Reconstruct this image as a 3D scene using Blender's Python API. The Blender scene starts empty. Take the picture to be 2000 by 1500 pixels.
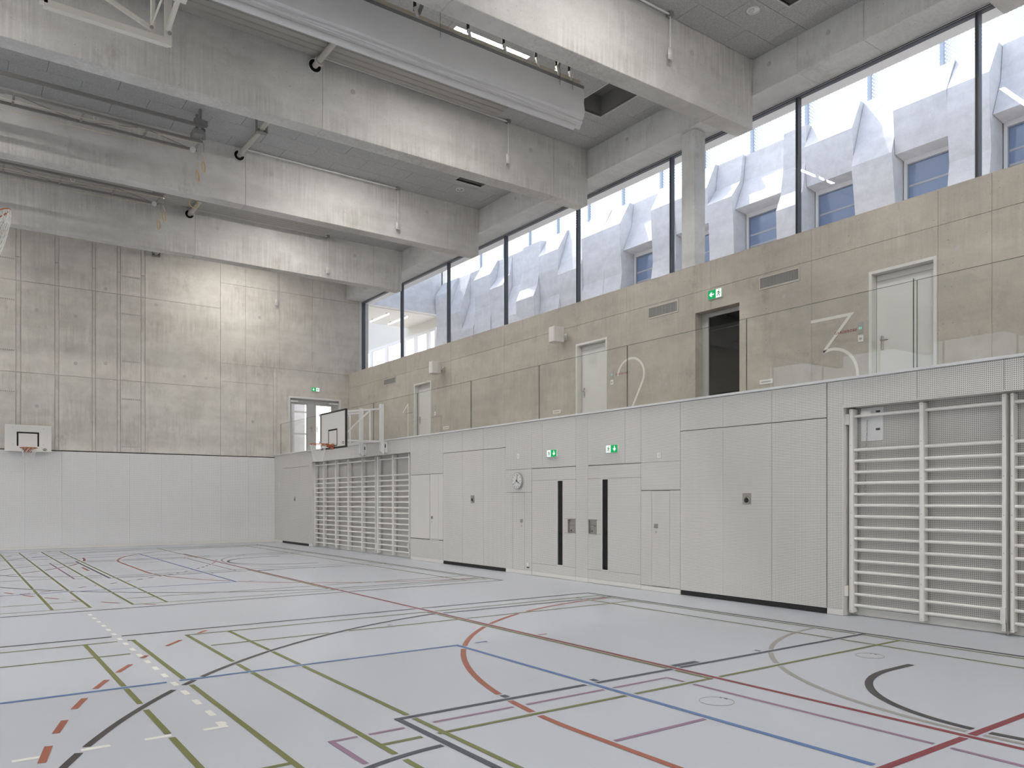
import bpy, bmesh, math, random
from math import pi, sin, cos, sqrt, radians
random.seed(7)
scene = bpy.context.scene
COL = scene.collection

# ------------------------------------------------------------------ camera
cam_data = bpy.data.cameras.new('camera')
cam_data.sensor_width = 36.0
cam_data.lens = 1528.915 * 36.0 / 2000.0
cam_data.shift_y = (974.96 - 750.0) / 2000.0
cam_data.clip_start = 0.1
cam_data.clip_end = 400
cam = bpy.data.objects.new('camera', cam_data)
COL.objects.link(cam)
cam.location = (0, 0, 1.54)
cam.rotation_euler = (pi / 2, 0, -radians(35.7477))
scene.camera = cam

# ------------------------------------------------------------------ sky, sun, exposure
world = bpy.data.worlds.new('sky'); scene.world = world
world.use_nodes = True
wn = world.node_tree
for n in list(wn.nodes): wn.nodes.remove(n)
w_out = wn.nodes.new('ShaderNodeOutputWorld'); w_bg = wn.nodes.new('ShaderNodeBackground')
w_sky = wn.nodes.new('ShaderNodeTexSky')
w_sky.sky_type = 'NISHITA'; w_sky.sun_disc = False
w_sky.sun_elevation = radians(52); w_sky.sun_rotation = radians(12)
w_sky.air_density = 1.0; w_sky.dust_density = 3.0; w_sky.ozone_density = 1.0
w_hsv = wn.nodes.new('ShaderNodeHueSaturation'); w_hsv.inputs['Saturation'].default_value = 0.55
wn.links.new(w_sky.outputs[0], w_hsv.inputs['Color'])
wn.links.new(w_hsv.outputs[0], w_bg.inputs[0])
w_bg.inputs[1].default_value = SKY_STRENGTH = 0.48
wn.links.new(w_bg.outputs[0], w_out.inputs[0])

sun_data = bpy.data.lights.new('sun', 'SUN'); sun_data.energy = 6.5; sun_data.angle = radians(0.55)
sun_data.color = (1.0, 0.955, 0.88)
sun = bpy.data.objects.new('sun', sun_data); COL.objects.link(sun)
from mathutils import Vector, Matrix
SUN_DIR = Vector((0.13, 0.58, 0.80)).normalized()          # towards the sun
sun.rotation_euler = SUN_DIR.to_track_quat('Z', 'Y').to_euler()
sun.location = (20, 40, 60)
LAMP_STRENGTH = 268.0                                       # the visible strip light and the unseen ones added to light the hall

vs = scene.view_settings
vs.view_transform = 'Standard'; vs.look = 'None'; vs.exposure = 0.0; vs.gamma = 1.0
vs.use_curve_mapping = False
scene.cycles.max_bounces = 7; scene.cycles.diffuse_bounces = 4; scene.cycles.glossy_bounces = 3
scene.cycles.caustics_reflective = False; scene.cycles.caustics_refractive = False
scene.cycles.transparent_max_bounces = 16
scene.cycles.sample_clamp_indirect = 6.0

# ------------------------------------------------------------------ materials
MATS = {}
class NT:
    def __init__(s, name):
        s.m = bpy.data.materials.new(name); s.m.use_nodes = True; MATS[name] = s.m
        s.t = s.m.node_tree
        for n in list(s.t.nodes): s.t.nodes.remove(n)
        s.out = s.n('ShaderNodeOutputMaterial')
    def n(s, typ, **kw):
        x = s.t.nodes.new(typ)
        for k, v in kw.items(): setattr(x, k, v)
        return x
    def l(s, a, b): s.t.links.new(a, b)
    def val(s, sock, v):
        if hasattr(v, 'is_linked') or hasattr(v, 'links'): s.l(v, sock)
        else: sock.default_value = v
    def math(s, op, a, b=0.0, c=None):
        x = s.n('ShaderNodeMath', operation=op)
        s.val(x.inputs[0], a); s.val(x.inputs[1], b)
        if c is not None: s.val(x.inputs[2], c)
        return x.outputs[0]
    def mix(s, fac, a, b, mode='MIX'):
        x = s.n('ShaderNodeMix', data_type='RGBA', blend_type=mode)
        s.val(x.inputs[0], fac)
        for i, v in ((6, a), (7, b)):
            if isinstance(v, tuple): x.inputs[i].default_value = (*v, 1)
            else: s.l(v, x.inputs[i])
        return x.outputs[2]
    def pos(s, scale=(1, 1, 1), off=(0, 0, 0)):
        g = s.n('ShaderNodeNewGeometry'); mp = s.n('ShaderNodeMapping')
        mp.inputs['Scale'].default_value = scale; mp.inputs['Location'].default_value = off
        s.l(g.outputs['Position'], mp.inputs['Vector']); return mp.outputs[0]
    def noise(s, vec, scale, detail=4, rough=0.55):
        x = s.n('ShaderNodeTexNoise'); s.l(vec, x.inputs['Vector'])
        x.inputs['Scale'].default_value = scale; x.inputs['Detail'].default_value = detail
        x.inputs['Roughness'].default_value = rough
        return x.outputs[0]
    def ramp(s, v, a, b, lo=0.0, hi=1.0):
        x = s.n('ShaderNodeMapRange'); s.val(x.inputs[0], v)
        x.inputs[1].default_value = a; x.inputs[2].default_value = b
        x.inputs[3].default_value = lo; x.inputs[4].default_value = hi
        return x.outputs[0]
    def bsdf(s, color, rough=0.5, spec=0.5, metal=0.0, bump=None, bump_strength=0.2, bump_dist=0.01):
        b = s.n('ShaderNodeBsdfPrincipled')
        if isinstance(color, tuple): b.inputs['Base Color'].default_value = (*color, 1)
        else: s.l(color, b.inputs['Base Color'])
        s.val(b.inputs['Roughness'], rough)
        b.inputs['Specular IOR Level'].default_value = spec
        b.inputs['Metallic'].default_value = metal
        if bump is not None:
            bn = s.n('ShaderNodeBump'); bn.inputs['Strength'].default_value = bump_strength
            bn.inputs['Distance'].default_value = bump_dist
            s.l(bump, bn.inputs['Height']); s.l(bn.outputs[0], b.inputs['Normal'])
        s.l(b.outputs[0], s.out.inputs[0]); return b

def plain(name, color, rough=0.5, spec=0.4, metal=0.0, vary=0.04):
    t = NT(name)
    n = t.noise(t.pos(), 3.0, 1)
    c = t.mix(n, tuple(max(0, x * (1 - vary)) for x in color), tuple(min(1, x * (1 + vary)) for x in color))
    t.bsdf(c, rough, spec, metal)
    return t.m

def concrete(name, light, dark, streak=(7, 7, .35), streak_amt=.5, blotch=.45, off=(0, 0, 0), pores=True, rough=.8, stain=.5):
    t = NT(name)
    p = t.pos((1, 1, 1), off)
    warp = t.n('ShaderNodeTexNoise'); t.l(p, warp.inputs['Vector']); warp.inputs['Scale'].default_value = 1.7; warp.inputs['Detail'].default_value = 1
    pw = t.n('ShaderNodeVectorMath', operation='MULTIPLY_ADD'); t.l(warp.outputs['Color'], pw.inputs[0]); pw.inputs[1].default_value = (.5, .5, .35); t.l(p, pw.inputs[2])
    pw = pw.outputs[0]
    big = t.ramp(t.noise(pw, blotch, 4, .68), .34, .66)
    c = t.mix(big, dark, light)
    med = t.ramp(t.noise(pw, blotch * 5, 3, .62), .3, .7)
    c = t.mix(1.0, c, t.mix(med, (.93,) * 3, (1.06,) * 3), 'MULTIPLY')
    # rain-like vertical streaks, only in places
    mask = t.ramp(t.noise(t.pos((.5, .5, .9), (off[0] + 3, off[1], off[2])), 1.0, 2, .6), .42, .62)
    st = t.ramp(t.noise(t.pos((streak[0] * 3, streak[1] * 3, streak[2] * 2), off), 1.0, 2, .65), .35, .68)
    c = t.mix(t.math('MULTIPLY', mask, streak_amt), c, t.mix(1.0, c, t.mix(st, (.80, .79, .775), (1.05,) * 3), 'MULTIPLY'))
    # pour layers
    lay = t.ramp(t.noise(t.pos((.22, .22, 3.2), off), 1.0, 3, .6), .38, .64)
    c = t.mix(1.0, c, t.mix(lay, (.955, .952, .945), (1.025,) * 3), 'MULTIPLY')
    # darker damp-looking stains with ragged outlines
    spot = t.ramp(t.noise(t.pos((1.2, 1.2, .8), (off[0] + 5, off[1] + 3, off[2])), .9, 6, .74), .585, .66)
    c = t.mix(t.math('MULTIPLY', spot, stain), c, t.mix(1.0, c, (.76, .745, .71), 'MULTIPLY'))
    fine = t.noise(p, 45, 1, .6)
    c = t.mix(1.0, c, t.mix(fine, (.90,) * 3, (1.08,) * 3), 'MULTIPLY')
    if pores:
        for sc_, th_, lo in ((12, .085, .47),):
            v = t.n('ShaderNodeTexVoronoi'); t.l(pw, v.inputs['Vector']); v.inputs['Scale'].default_value = sc_
            hole = t.math('LESS_THAN', v.outputs['Distance'], th_)
            mk = t.math('GREATER_THAN', t.noise(p, 1.3, 1), lo)
            c = t.mix(t.math('MULTIPLY', t.math('MULTIPLY', hole, mk), .7), c, t.mix(1.0, c, (.42, .41, .39), 'MULTIPLY'))
    t.bsdf(c, rough, .25)
    return t.m

def perforated(name, axis, base, hole, pitch=.0222, rad=.235):
    t = NT(name)
    g = t.n('ShaderNodeNewGeometry'); s = t.n('ShaderNodeSeparateXYZ'); t.l(g.outputs['Position'], s.inputs[0])
    u = t.math('SUBTRACT', t.math('FRACT', t.math('DIVIDE', s.outputs[axis], pitch)), .5)
    v = t.math('SUBTRACT', t.math('FRACT', t.math('DIVIDE', s.outputs[2], pitch)), .5)
    d = t.math('SQRT', t.math('ADD', t.math('MULTIPLY', u, u), t.math('MULTIPLY', v, v)))
    m = t.math('LESS_THAN', d, rad)
    # only on faces that look into the hall, not on the panel edges
    sn = t.n('ShaderNodeSeparateXYZ'); t.l(g.outputs['True Normal'], sn.inputs[0])
    face = t.math('GREATER_THAN', t.math('ABSOLUTE', sn.outputs[1 - axis]), .7)
    m = t.math('MULTIPLY', m, face)
    vary = t.noise(t.pos(), 1.2, 4)
    b = t.mix(vary, tuple(x * .975 for x in base), tuple(min(1, x * 1.02) for x in base))
    t.bsdf(t.mix(m, b, hole), .55, .3)
    return t.m

def glass(name, tint=(1, 1, 1), gloss=(1, 1, 1), ior=1.45, rough=0.0):
    t = NT(name)
    tr = t.n('ShaderNodeBsdfTransparent'); tr.inputs[0].default_value = (*tint, 1)
    gl = t.n('ShaderNodeBsdfGlossy'); gl.inputs[0].default_value = (*gloss, 1); gl.inputs['Roughness'].default_value = rough
    g = t.n('ShaderNodeNewGeometry'); dp = t.n('ShaderNodeVectorMath', operation='DOT_PRODUCT')
    t.l(g.outputs['Normal'], dp.inputs[0]); t.l(g.outputs['Incoming'], dp.inputs[1])
    f0 = ((ior - 1) / (ior + 1)) ** 2
    k = t.math('POWER', t.math('SUBTRACT', 1.0, t.math('ABSOLUTE', dp.outputs['Value'])), 5.0)
    fr = t.math('ADD', f0, t.math('MULTIPLY', k, 1 - f0))
    mx = t.n('ShaderNodeMixShader')
    t.l(fr, mx.inputs[0]); t.l(tr.outputs[0], mx.inputs[1]); t.l(gl.outputs[0], mx.inputs[2])
    t.l(mx.outputs[0], t.out.inputs[0]); return t.m

def emitter(name, color, strength):
    t = NT(name); e = t.n('ShaderNodeEmission'); e.inputs[0].default_value = (*color, 1); e.inputs[1].default_value = strength
    t.l(e.outputs[0], t.out.inputs[0]); return t.m

# floor: pale sports covering with a soft sheen
t = NT('sports_floor')
pn = t.noise(t.pos(), .35, 2, .5)
fc = t.mix(pn, (.49, .515, .565), (.52, .545, .595))
t.bsdf(fc, .31, .5)

concrete('concrete_far', (.74, .71, .655), (.63, .60, .55), streak=(5, 5, .6), streak_amt=.6, blotch=.55)
concrete('concrete_strip', (.69, .665, .62), (.61, .585, .54), streak=(6, 6, .5), streak_amt=.6, off=(11, 3, 2))
concrete('concrete_gallery', (.555, .515, .455), (.465, .43, .38), streak=(5, 5, .5), streak_amt=.4, blotch=.6, off=(2, 9, 4))
concrete('concrete_beam', (.71, .70, .68), (.585, .575, .555), streak=(7, 7, .5), streak_amt=.8, blotch=.4, off=(4, 1, 7))
concrete('concrete_lintel', (.72, .72, .715), (.635, .635, .63), streak=(5, 5, .6), streak_amt=.45, off=(8, 8, 1))
concrete('concrete_facade', (.72, .72, .73), (.655, .66, .675), streak=(2, 2, 1), streak_amt=.1, blotch=.8, off=(1, 5, 3), pores=False, stain=.15)
plain('joint_dark', (.17, .165, .155), .9, .1)
plain('joint_light', (.36, .355, .345), .9, .1)
plain('post_galvanised', (.36, .42, .50), .5, .4)
plain('motor_grey', (.20, .20, .20), .4, .5)
plain('tie_plug', (.50, .49, .46), .8, .2)
perforated('panel_right', 1, (.71, .695, .665), (.16, .15, .135))
perforated('panel_far', 0, (.81, .805, .80), (.20, .195, .19), rad=.20)
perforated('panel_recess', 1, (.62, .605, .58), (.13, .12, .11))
plain('panel_plain', (.68, .665, .635), .5, .3, vary=.02)
plain('skirting_white', (.74, .725, .69), .5, .3, vary=.02)
plain('white_lacquer', (.80, .785, .745), .4, .45, vary=.02)
plain('white_steel', (.76, .76, .75), .4, .45, vary=.02)
plain('coping_metal', (.70, .70, .71), .4, .5, vary=.02)
plain('grey_steel', (.25, .24, .225), .45, .5, vary=.05)
plain('beige_steel', (.52, .50, .44), .45, .5, vary=.04)
plain('cream_steel', (.80, .78, .71), .45, .4, vary=.02)
plain('dark_gap', (.012, .012, .012), .8, .1)
plain('black_rubber', (.03, .03, .03), .6, .3)
plain('black_paint', (.025, .025, .028), .5, .4)
plain('door_white', (.72, .715, .69), .45, .4, vary=.02)
plain('door_grey', (.50, .50, .50), .45, .4, vary=.02)
plain('frame_grey', (.42, .42, .41), .45, .4)
plain('mullion_dark', (.085, .095, .115), .4, .5)
plain('mullion_gasket', (.02, .02, .022), .6, .3)
plain('brushed_steel', (.42, .40, .36), .35, .5, metal=.9)
plain('chrome', (.62, .61, .59), .22, .5, metal=1.0)
plain('tile_edge', (.10, .095, .09), .9, .1)
plain('well_dark', (.26, .255, .245), .8, .2)
plain('wood_ring', (.62, .47, .25), .5, .4)
plain('rope', (.66, .60, .45), .8, .2)
plain('net_white', (.80, .79, .76), .7, .2)
plain('hoop_orange', (.38, .12, .05), .45, .4)
plain('board_white', (.79, .775, .735), .45, .4, vary=.02)
plain('curtain_grey', (.78, .78, .79), .75, .25, vary=.03)
plain('curtain_white', (.78, .78, .79), .7, .25, vary=.03)
plain('curtain_rail', (.20, .205, .21), .5, .4)
plain('curtain_box', (.58, .54, .45), .7, .2)
plain('radiant_panel', (.38, .37, .34), .45, .4)
plain('speaker_white', (.74, .725, .69), .5, .4)
plain('grille_dark', (.10, .10, .10), .6, .3)
plain('socket_white', (.80, .79, .76), .4, .4)
plain('print_red', (.30, .05, .06), .7, .2)
plain('numeral_white', (.80, .79, .74), .7, .2)
plain('sign_green_print', (.01, .22, .06), .5, .3)
plain('clock_face', (.74, .74, .72), .5, .3, vary=.01)
plain('clock_rim', (.38, .37, .36), .4, .5)
plain('black_print', (.02, .02, .02), .7, .2)
plain('gallery_floor', (.35, .33, .30), .6, .3)
plain('ground_paving', (.55, .54, .52), .8, .2)
plain('window_frame_white', (.78, .78, .79), .4, .4, vary=.01)
plain('window_seal', (.30, .33, .38), .5, .3)
plain('blind_grey', (.45, .47, .50), .6, .3)
plain('soffit_white', (.74, .73, .69), .7, .2, vary=.01)
plain('bag_foil', (.62, .61, .58), .35, .5)
plain('leaf_green', (.10, .16, .05), .7, .2, vary=.3)
glass('glass_window', (.97, .975, .985), ior=1.30)
glass('glass_balustrade', (.97, .978, .97), ior=1.38)
glass('glass_edge', (.50, .57, .55), ior=1.4)
glass('glass_dark', (.10, .11, .12), ior=1.5)
t = NT('glass_facade')
t.bsdf((.20, .27, .42), .06, .9)
emitter('led', (1.0, .965, .92), LAMP_STRENGTH)
emitter('sign_green', (.02, .42, .13), 1.0)
emitter('sign_white', (.95, 1.0, .96), 1.15)
emitter('tube_light', (1.0, 1.0, 1.0), 1.3)
emitter('display', (.35, .9, .75), .8)
for nm, c in dict(line_black=(.055, .05, .048), line_dark=(.06, .065, .085), line_red=(.21, .035, .045), line_orange=(.32, .10, .06),
                  line_green=(.155, .165, .05), line_blue=(.09, .17, .37), line_purple=(.26, .16, .24), line_grey=(.33, .31, .29),
                  line_white=(.80, .785, .74)).items():
    plain(nm, c, .45, .4)
# wood-wool ceiling boards
t = NT('wood_wool')
p = t.pos()
f1 = t.noise(p, 70, 2, .7); f2 = t.noise(t.pos((1, 3, 1)), 28, 1, .6)
c = t.mix(t.ramp(f1, .3, .7), (.35, .35, .35), (.54, .54, .538))
c = t.mix(1.0, c, t.mix(t.ramp(f2, .3, .7), (.88,) * 3, (1.1,) * 3), 'MULTIPLY')
c = t.mix(1.0, c, t.mix(t.noise(p, .8, 3), (.93,) * 3, (1.06,) * 3), 'MULTIPLY')
t.bsdf(c, .9, .1)
# perforated roof screen outside
t = NT('screen_mesh')
g = t.n('ShaderNodeNewGeometry'); s_ = t.n('ShaderNodeSeparateXYZ'); t.l(g.outputs['Position'], s_.inputs[0])
u = t.math('SUBTRACT', t.math('FRACT', t.math('DIVIDE', t.math('ADD', s_.outputs[1], s_.outputs[2]), .09)), .5)
v = t.math('SUBTRACT', t.math('FRACT', t.math('DIVIDE', t.math('SUBTRACT', s_.outputs[1], s_.outputs[2]), .09)), .5)
d = t.math('SQRT', t.math('ADD', t.math('MULTIPLY', u, u), t.math('MULTIPLY', v, v)))
m = t.math('LESS_THAN', d, .30)
pb = t.n('ShaderNodeBsdfPrincipled'); pb.inputs['Base Color'].default_value = (.74, .77, .81, 1); pb.inputs['Roughness'].default_value = .5
tr = t.n('ShaderNodeBsdfTransparent'); mx = t.n('ShaderNodeMixShader')
t.l(m, mx.inputs[0]); t.l(pb.outputs[0], mx.inputs[1]); t.l(tr.outputs[0], mx.inputs[2]); t.l(mx.outputs[0], t.out.inputs[0])
M = MATS

# ------------------------------------------------------------------ mesh helpers
WORLD_LOC = {}
def link(o, parent, origin):
    COL.objects.link(o)
    base = Vector((0, 0, 0))
    if parent is not None:
        o.parent = parent; base = WORLD_LOC[parent.name]
    o.location = Vector(origin) - base
    WORLD_LOC[o.name] = Vector(origin)
    return o
def tag(o, label=None, cat=None, group=None, kind=None):
    if label: o['label'] = label
    if cat: o['category'] = cat
    if group: o['group'] = group
    if kind: o['kind'] = kind
    return o
def thing(name, loc, label, cat, group=None, kind=None):
    o = bpy.data.objects.new(name, None); o.empty_display_size = .1
    link(o, None, loc); return tag(o, label, cat, group, kind)

class MB:
    def __init__(s): s.v = []; s.f = []
    def add(s, vs_, fs):
        k = len(s.v); s.v += [tuple(x) for x in vs_]; s.f += [tuple(i + k for i in f) for f in fs]; return s
    def box(s, x, y, z):
        (a, b), (c, d), (e, f) = x, y, z
        return s.add([(a, c, e), (b, c, e), (b, d, e), (a, d, e), (a, c, f), (b, c, f), (b, d, f), (a, d, f)],
                     [(0, 3, 2, 1), (4, 5, 6, 7), (0, 1, 5, 4), (1, 2, 6, 5), (2, 3, 7, 6), (3, 0, 4, 7)])
    def tube(s, path, r, n=8, closed=False, caps=True):
        P = [Vector(p) for p in path]; m = len(P); rings = []
        up0 = None
        for i, p in enumerate(P):
            if closed: d = (P[(i + 1) % m] - P[i - 1]).normalized()
            else: d = (P[min(i + 1, m - 1)] - P[max(i - 1, 0)]).normalized()
            if up0 is None or abs(up0.dot(d)) > .98:
                up0 = Vector((0, 0, 1)) if abs(d.z) < .9 else Vector((1, 0, 0))
            a = d.cross(up0).normalized(); b = a.cross(d).normalized(); up0 = b
            rr = r[i] if isinstance(r, (list, tuple)) else r
            rings.append([p + (a * cos(2 * pi * k / n) + b * sin(2 * pi * k / n)) * rr for k in range(n)])
        vs_ = [q for ring in rings for q in ring]; fs = []
        for i in range(m if closed else m - 1):
            j = (i + 1) % m
            for k in range(n):
                l = (k + 1) % n
                fs.append((i * n + k, i * n + l, j * n + l, j * n + k))
        if caps and not closed:
            fs.append(tuple(range(n))); fs.append(tuple(reversed([(m - 1) * n + k for k in range(n)])))
        return s.add(vs_, fs)
    def bar(s, p0, p1, w, h, upv=(0, 0, 1)):
        p0, p1 = Vector(p0), Vector(p1); d = (p1 - p0).normalized()
        u = Vector(upv)
        if abs(u.dot(d)) > .95: u = Vector((1, 0, 0))
        a = d.cross(u).normalized(); b = a.cross(d).normalized()
        vs_ = [p + a * (w / 2 * i) + b * (h / 2 * j) for p in (p0, p1) for i, j in ((-1, -1), (1, -1), (1, 1), (-1, 1))]
        return s.add(vs_, [(0, 1, 2, 3), (7, 6, 5, 4), (0, 4, 5, 1), (1, 5, 6, 2), (2, 6, 7, 3), (3, 7, 4, 0)])
    def prism(s, poly, fn, a, b):
        n = len(poly)
        vs_ = [fn(u, v, a) for u, v in poly] + [fn(u, v, b) for u, v in poly]
        fs = [tuple(range(n)), tuple(reversed(range(n, 2 * n)))] + [(i, i + n, (i + 1) % n + n, (i + 1) % n) for i in range(n)]
        return s.add(vs_, fs)
    def disc(s, c, axis, r, h, n=24):
        c = Vector(c); d = Vector(axis).normalized()
        return s.tube([c, c + d * h], r, n)
    def build(s, name, mat, parent=None, smooth=False, bevel=0, origin=None, seg=1):
        xs = list(zip(*s.v))
        if origin is None: origin = ((min(xs[0]) + max(xs[0])) / 2, (min(xs[1]) + max(xs[1])) / 2, min(xs[2]))
        me = bpy.data.meshes.new(name)
        me.from_pydata([(x - origin[0], y - origin[1], z - origin[2]) for x, y, z in s.v], [], s.f)
        bm = bmesh.new(); bm.from_mesh(me)
        bmesh.ops.recalc_face_normals(bm, faces=bm.faces)
        if bevel:
            bmesh.ops.bevel(bm, geom=bm.edges[:], offset=bevel, segments=seg, affect='EDGES', profile=.7)
        bm.to_mesh(me); bm.free()
        me.materials.append(M[mat] if isinstance(mat, str) else mat)
        if smooth:
            for p_ in me.polygons: p_.use_smooth = True
            try: me.set_sharp_from_angle(angle=radians(40))
            except Exception: pass
        o = bpy.data.objects.new(name, me)
        return link(o, parent, origin)

BOXES = {}
def box(name, x, y, z, mat, parent=None, bevel=0):
    """a box part; boxes of one size share their mesh"""
    d = (round(x[1] - x[0], 4), round(y[1] - y[0], 4), round(z[1] - z[0], 4), mat, bevel)
    o0 = ((x[0] + x[1]) / 2, (y[0] + y[1]) / 2, z[0])
    if d not in BOXES:
        me = bpy.data.meshes.new(name); bm = bmesh.new()
        bmesh.ops.create_cube(bm, size=1.0)
        for v_ in bm.verts: v_.co = (v_.co.x * d[0], v_.co.y * d[1], (v_.co.z + .5) * d[2])
        if bevel: bmesh.ops.bevel(bm, geom=bm.edges[:], offset=bevel, segments=1, affect='EDGES')
        bm.to_mesh(me); bm.free(); me.materials.append(M[mat]); BOXES[d] = me
    o = bpy.data.objects.new(name, BOXES[d])
    return link(o, parent, o0)

def subtract(rects, holes):
    """cut axis-aligned holes (a0,a1,b0,b1) out of rectangles"""
    for h in holes:
        out = []
        for r in rects:
            if h[0] >= r[1] or h[1] <= r[0] or h[2] >= r[3] or h[3] <= r[2]: out.append(r); continue
            a0, a1, b0, b1 = r
            if h[2] > b0: out.append((a0, a1, b0, h[2]))
            if h[3] < b1: out.append((a0, a1, h[3], b1))
            lo, hi = max(b0, h[2]), min(b1, h[3])
            if h[0] > a0: out.append((a0, h[0], lo, hi))
            if h[1] < a1: out.append((h[1], a1, lo, hi))
        rects = out
    return [r for r in rects if r[1] - r[0] > .004 and r[3] - r[2] > .004]

# ------------------------------------------------------------------ dimensions of the hall (metres)
XL, XR = -19.4, 9.578           # long walls (lower part)
YN, YF = -23.2, 28.04           # end walls
XC, XE, XG = 12.46, 12.357, 13.06   # gallery wall, lintel face, glazing
ZS, ZH, ZC = 6.345, 9.175, 9.85     # window sill, window head, ceiling
ZB, TB = 8.53, .37                  # beam underside, beam thickness
BEAM_Y = [4.65, 9.365, 14.085, 18.8, 23.505]
LEVEL = 3.108                       # top of the white cladding

# ------------------------------------------------------------------ floor with court lines
floor = MB().box((XL - .4, 9.95), (YN - .4, YF + .4), (-.3, 0)).build('floor', 'sports_floor')
tag(floor, 'pale grey sports floor with coloured court lines', 'floor', kind='structure')

def arc(cx, cy, r, a0, a1, step=.03):
    n = max(2, int(abs(a1 - a0) * r / step)); return [(cx + r * cos(a0 + (a1 - a0) * i / n), cy + r * sin(a0 + (a1 - a0) * i / n)) for i in range(n + 1)]
def seg(x0, y0, x1, y1): return [(x0, y0), (x1, y1)]
D2R = pi / 180
LINES = []   # priority, material, width, polyline, dash(on, off) or None
def L(pr, mat, w, poly, dash=None): LINES.append((pr, mat, w, poly, dash))
CX = -4.9
for sec, oy in enumerate((0.0, 17.06)):
    cy = 2.405 + oy
    # basketball across the hall
    for s in (1, -1): L(4, 'line_black', .05, seg(-18.3, cy + s * 7.305, 8.52, cy + s * 7.305))
    L(4, 'line_black', .05, seg(8.525, cy - 7.33, 8.525, cy + 7.33))
    for s in (1, -1): L(4, 'line_dark', .05, seg(2.53, cy + s * 2.505, 8.52, cy + s * 2.505))
    L(4, 'line_dark', .05, seg(2.55, cy - 2.505, 2.55, cy + 2.505))
    L(4, 'line_dark', .05, arc(2.57, cy, 1.82, 92 * D2R, 268 * D2R))
    a = math.asin(6.72 / 6.93)
    L(4, 'line_black', .05, arc(6.9, cy, 6.93, pi - a, pi + a))
    for s in (1, -1): L(4, 'line_black', .05, seg(6.9 - 6.93 * cos(a), cy + s * 6.72, 8.5, cy + s * 6.72))
    L(4, 'line_black', .065, [(7.27, cy + 1.335)] + arc(6.9, cy, 1.335, 90 * D2R, 270 * D2R) + [(7.27, cy - 1.335)])
    for s in (1, -1):
        for x0, x1, w in ((3.50, 3.555, .075), (4.43, 4.485, .075), (5.42, 5.76, .075), (6.65, 6.69, .075)):
            L(4, 'line_dark', w, seg(x0, cy + s * 2.59, x1, cy + s * 2.59))
    # volleyball
    for s in (1, -1): L(3, 'line_blue', .05, seg(-14.2, cy + s * 4.63, 4.37, cy + s * 4.63)); L(3, 'line_blue', .035, seg(4.58, cy + s * 4.63, 4.73, cy + s * 4.63))
    L(3, 'line_blue', .05, seg(4.35, cy - 4.65, 4.35, cy + 4.65)); L(3, 'line_blue', .05, seg(-14.2, cy - 4.65, -14.2, cy + 4.65))
    for x in (CX - 3.1, CX, CX + 3.1): L(3, 'line_blue', .05, seg(x, cy - 4.65, x, cy + 4.65))
    # badminton, two courts side by side
    for x0 in (2.19, -4.59):
        for s in (1, -1):
            L(5, 'line_green', .042, seg(x0 - .02, cy + s * 6.945, x0 + 6.25, cy + s * 6.945))
            L(5, 'line_green', .042, seg(x0 + .05, cy + s * 6.135, x0 + 6.2, cy + s * 6.135))
            L(5, 'line_green', .042, seg(x0 + .0, cy + s * 2.05, x0 + 6.23, cy + s * 2.05))
            L(5, 'line_green', .042, seg(x0 + 3.115, cy + s * 2.05, x0 + 3.115, cy + s * 6.945))
        for x in (x0, x0 + .465, x0 + 5.76, x0 + 6.225):
            L(5, 'line_green', .042, seg(x, cy - 6.96, x, cy + 6.96))
    # small handball goal areas across the hall
    def goal_area(r, x, c, d): return arc(x, c + d, r, 90 * D2R, 180 * D2R) + arc(x, c - d, r, 180 * D2R, 270 * D2R)
    L(6, 'line_orange', .055, goal_area(5.13, 8.52, cy, 1.5))
    for s in (1, -1):
        L(8, 'line_orange', .047, [(9.10 + 8.79 * cos(radians(139.1 + k * .25)), cy + s * (1.39 + 8.79 * sin(radians(139.1 + k * .25)))) for k in range(162)], (.335, .295))
    L(7, 'line_grey', .05, arc(8.55, cy, 3.075, 90 * D2R, 270 * D2R))
    # purple practice marks
    for s in (1, -1): L(9, 'line_purple', .035, seg(1.95, cy + s * 2.295, 5.04, cy + s * 2.295)); L(9, 'line_purple', .04, seg(3.36, cy + s * 1.255, 4.30, cy + s * 1.255))
    for x in (1.97, 5.03): L(9, 'line_purple', .04, seg(x, cy - 2.3, x, cy + 2.3))
    L(9, 'line_purple', .04, seg(3.355, cy - 1.26, 3.355, cy + 1.26))
    L(9, 'line_purple', .04, seg(4.35, cy + 6.235, 4.41, cy + 6.235)); L(9, 'line_purple', .04, seg(2.57, cy + 2.295, 2.63, cy + 2.295))
    if sec == 1:
        L(8, 'line_orange', .055, seg(2.445, cy - .49, 2.445, cy + .53))
# handball along the hall
L(0, 'line_red', .055, seg(5.372, -18.4, 5.372, 23.26)); L(0, 'line_red', .055, seg(-15.2, -18.4, -15.2, 23.26))
L(1, 'line_red', .055, seg(-15.2, 2.395, 8.3, 2.395)); L(0, 'line_red', .055, seg(-15.2, 23.24, 5.372, 23.24))
L(4, 'line_red', .035, seg(5.41, 7.03, 5.55, 7.03))
L(6, 'line_red', .055, arc(CX + 1.6, 23.24, 6.15, 0, -90 * D2R)); L(6, 'line_red', .055, arc(CX - 1.6, 23.24, 6.15, -90 * D2R, -180 * D2R)); L(6, 'line_red', .055, seg(CX - 1.6, 17.09, CX + 1.6, 17.09))
L(8, 'line_red', .05, arc(CX + 1.67, 23.0, 9.1, -16 * D2R, -90 * D2R), (.165, .18))
# white practice dashes
L(2, 'line_white', .045, seg(1.53, 11.82, 1.53, 5.5), (.16, .208)); L(2, 'line_white', .05, seg(1.515, 5.58, 1.515, 5.415))
L(2, 'line_white', .05, [(1.54, 5.44), (-.4, 5.44)], (.15, .207))

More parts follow.
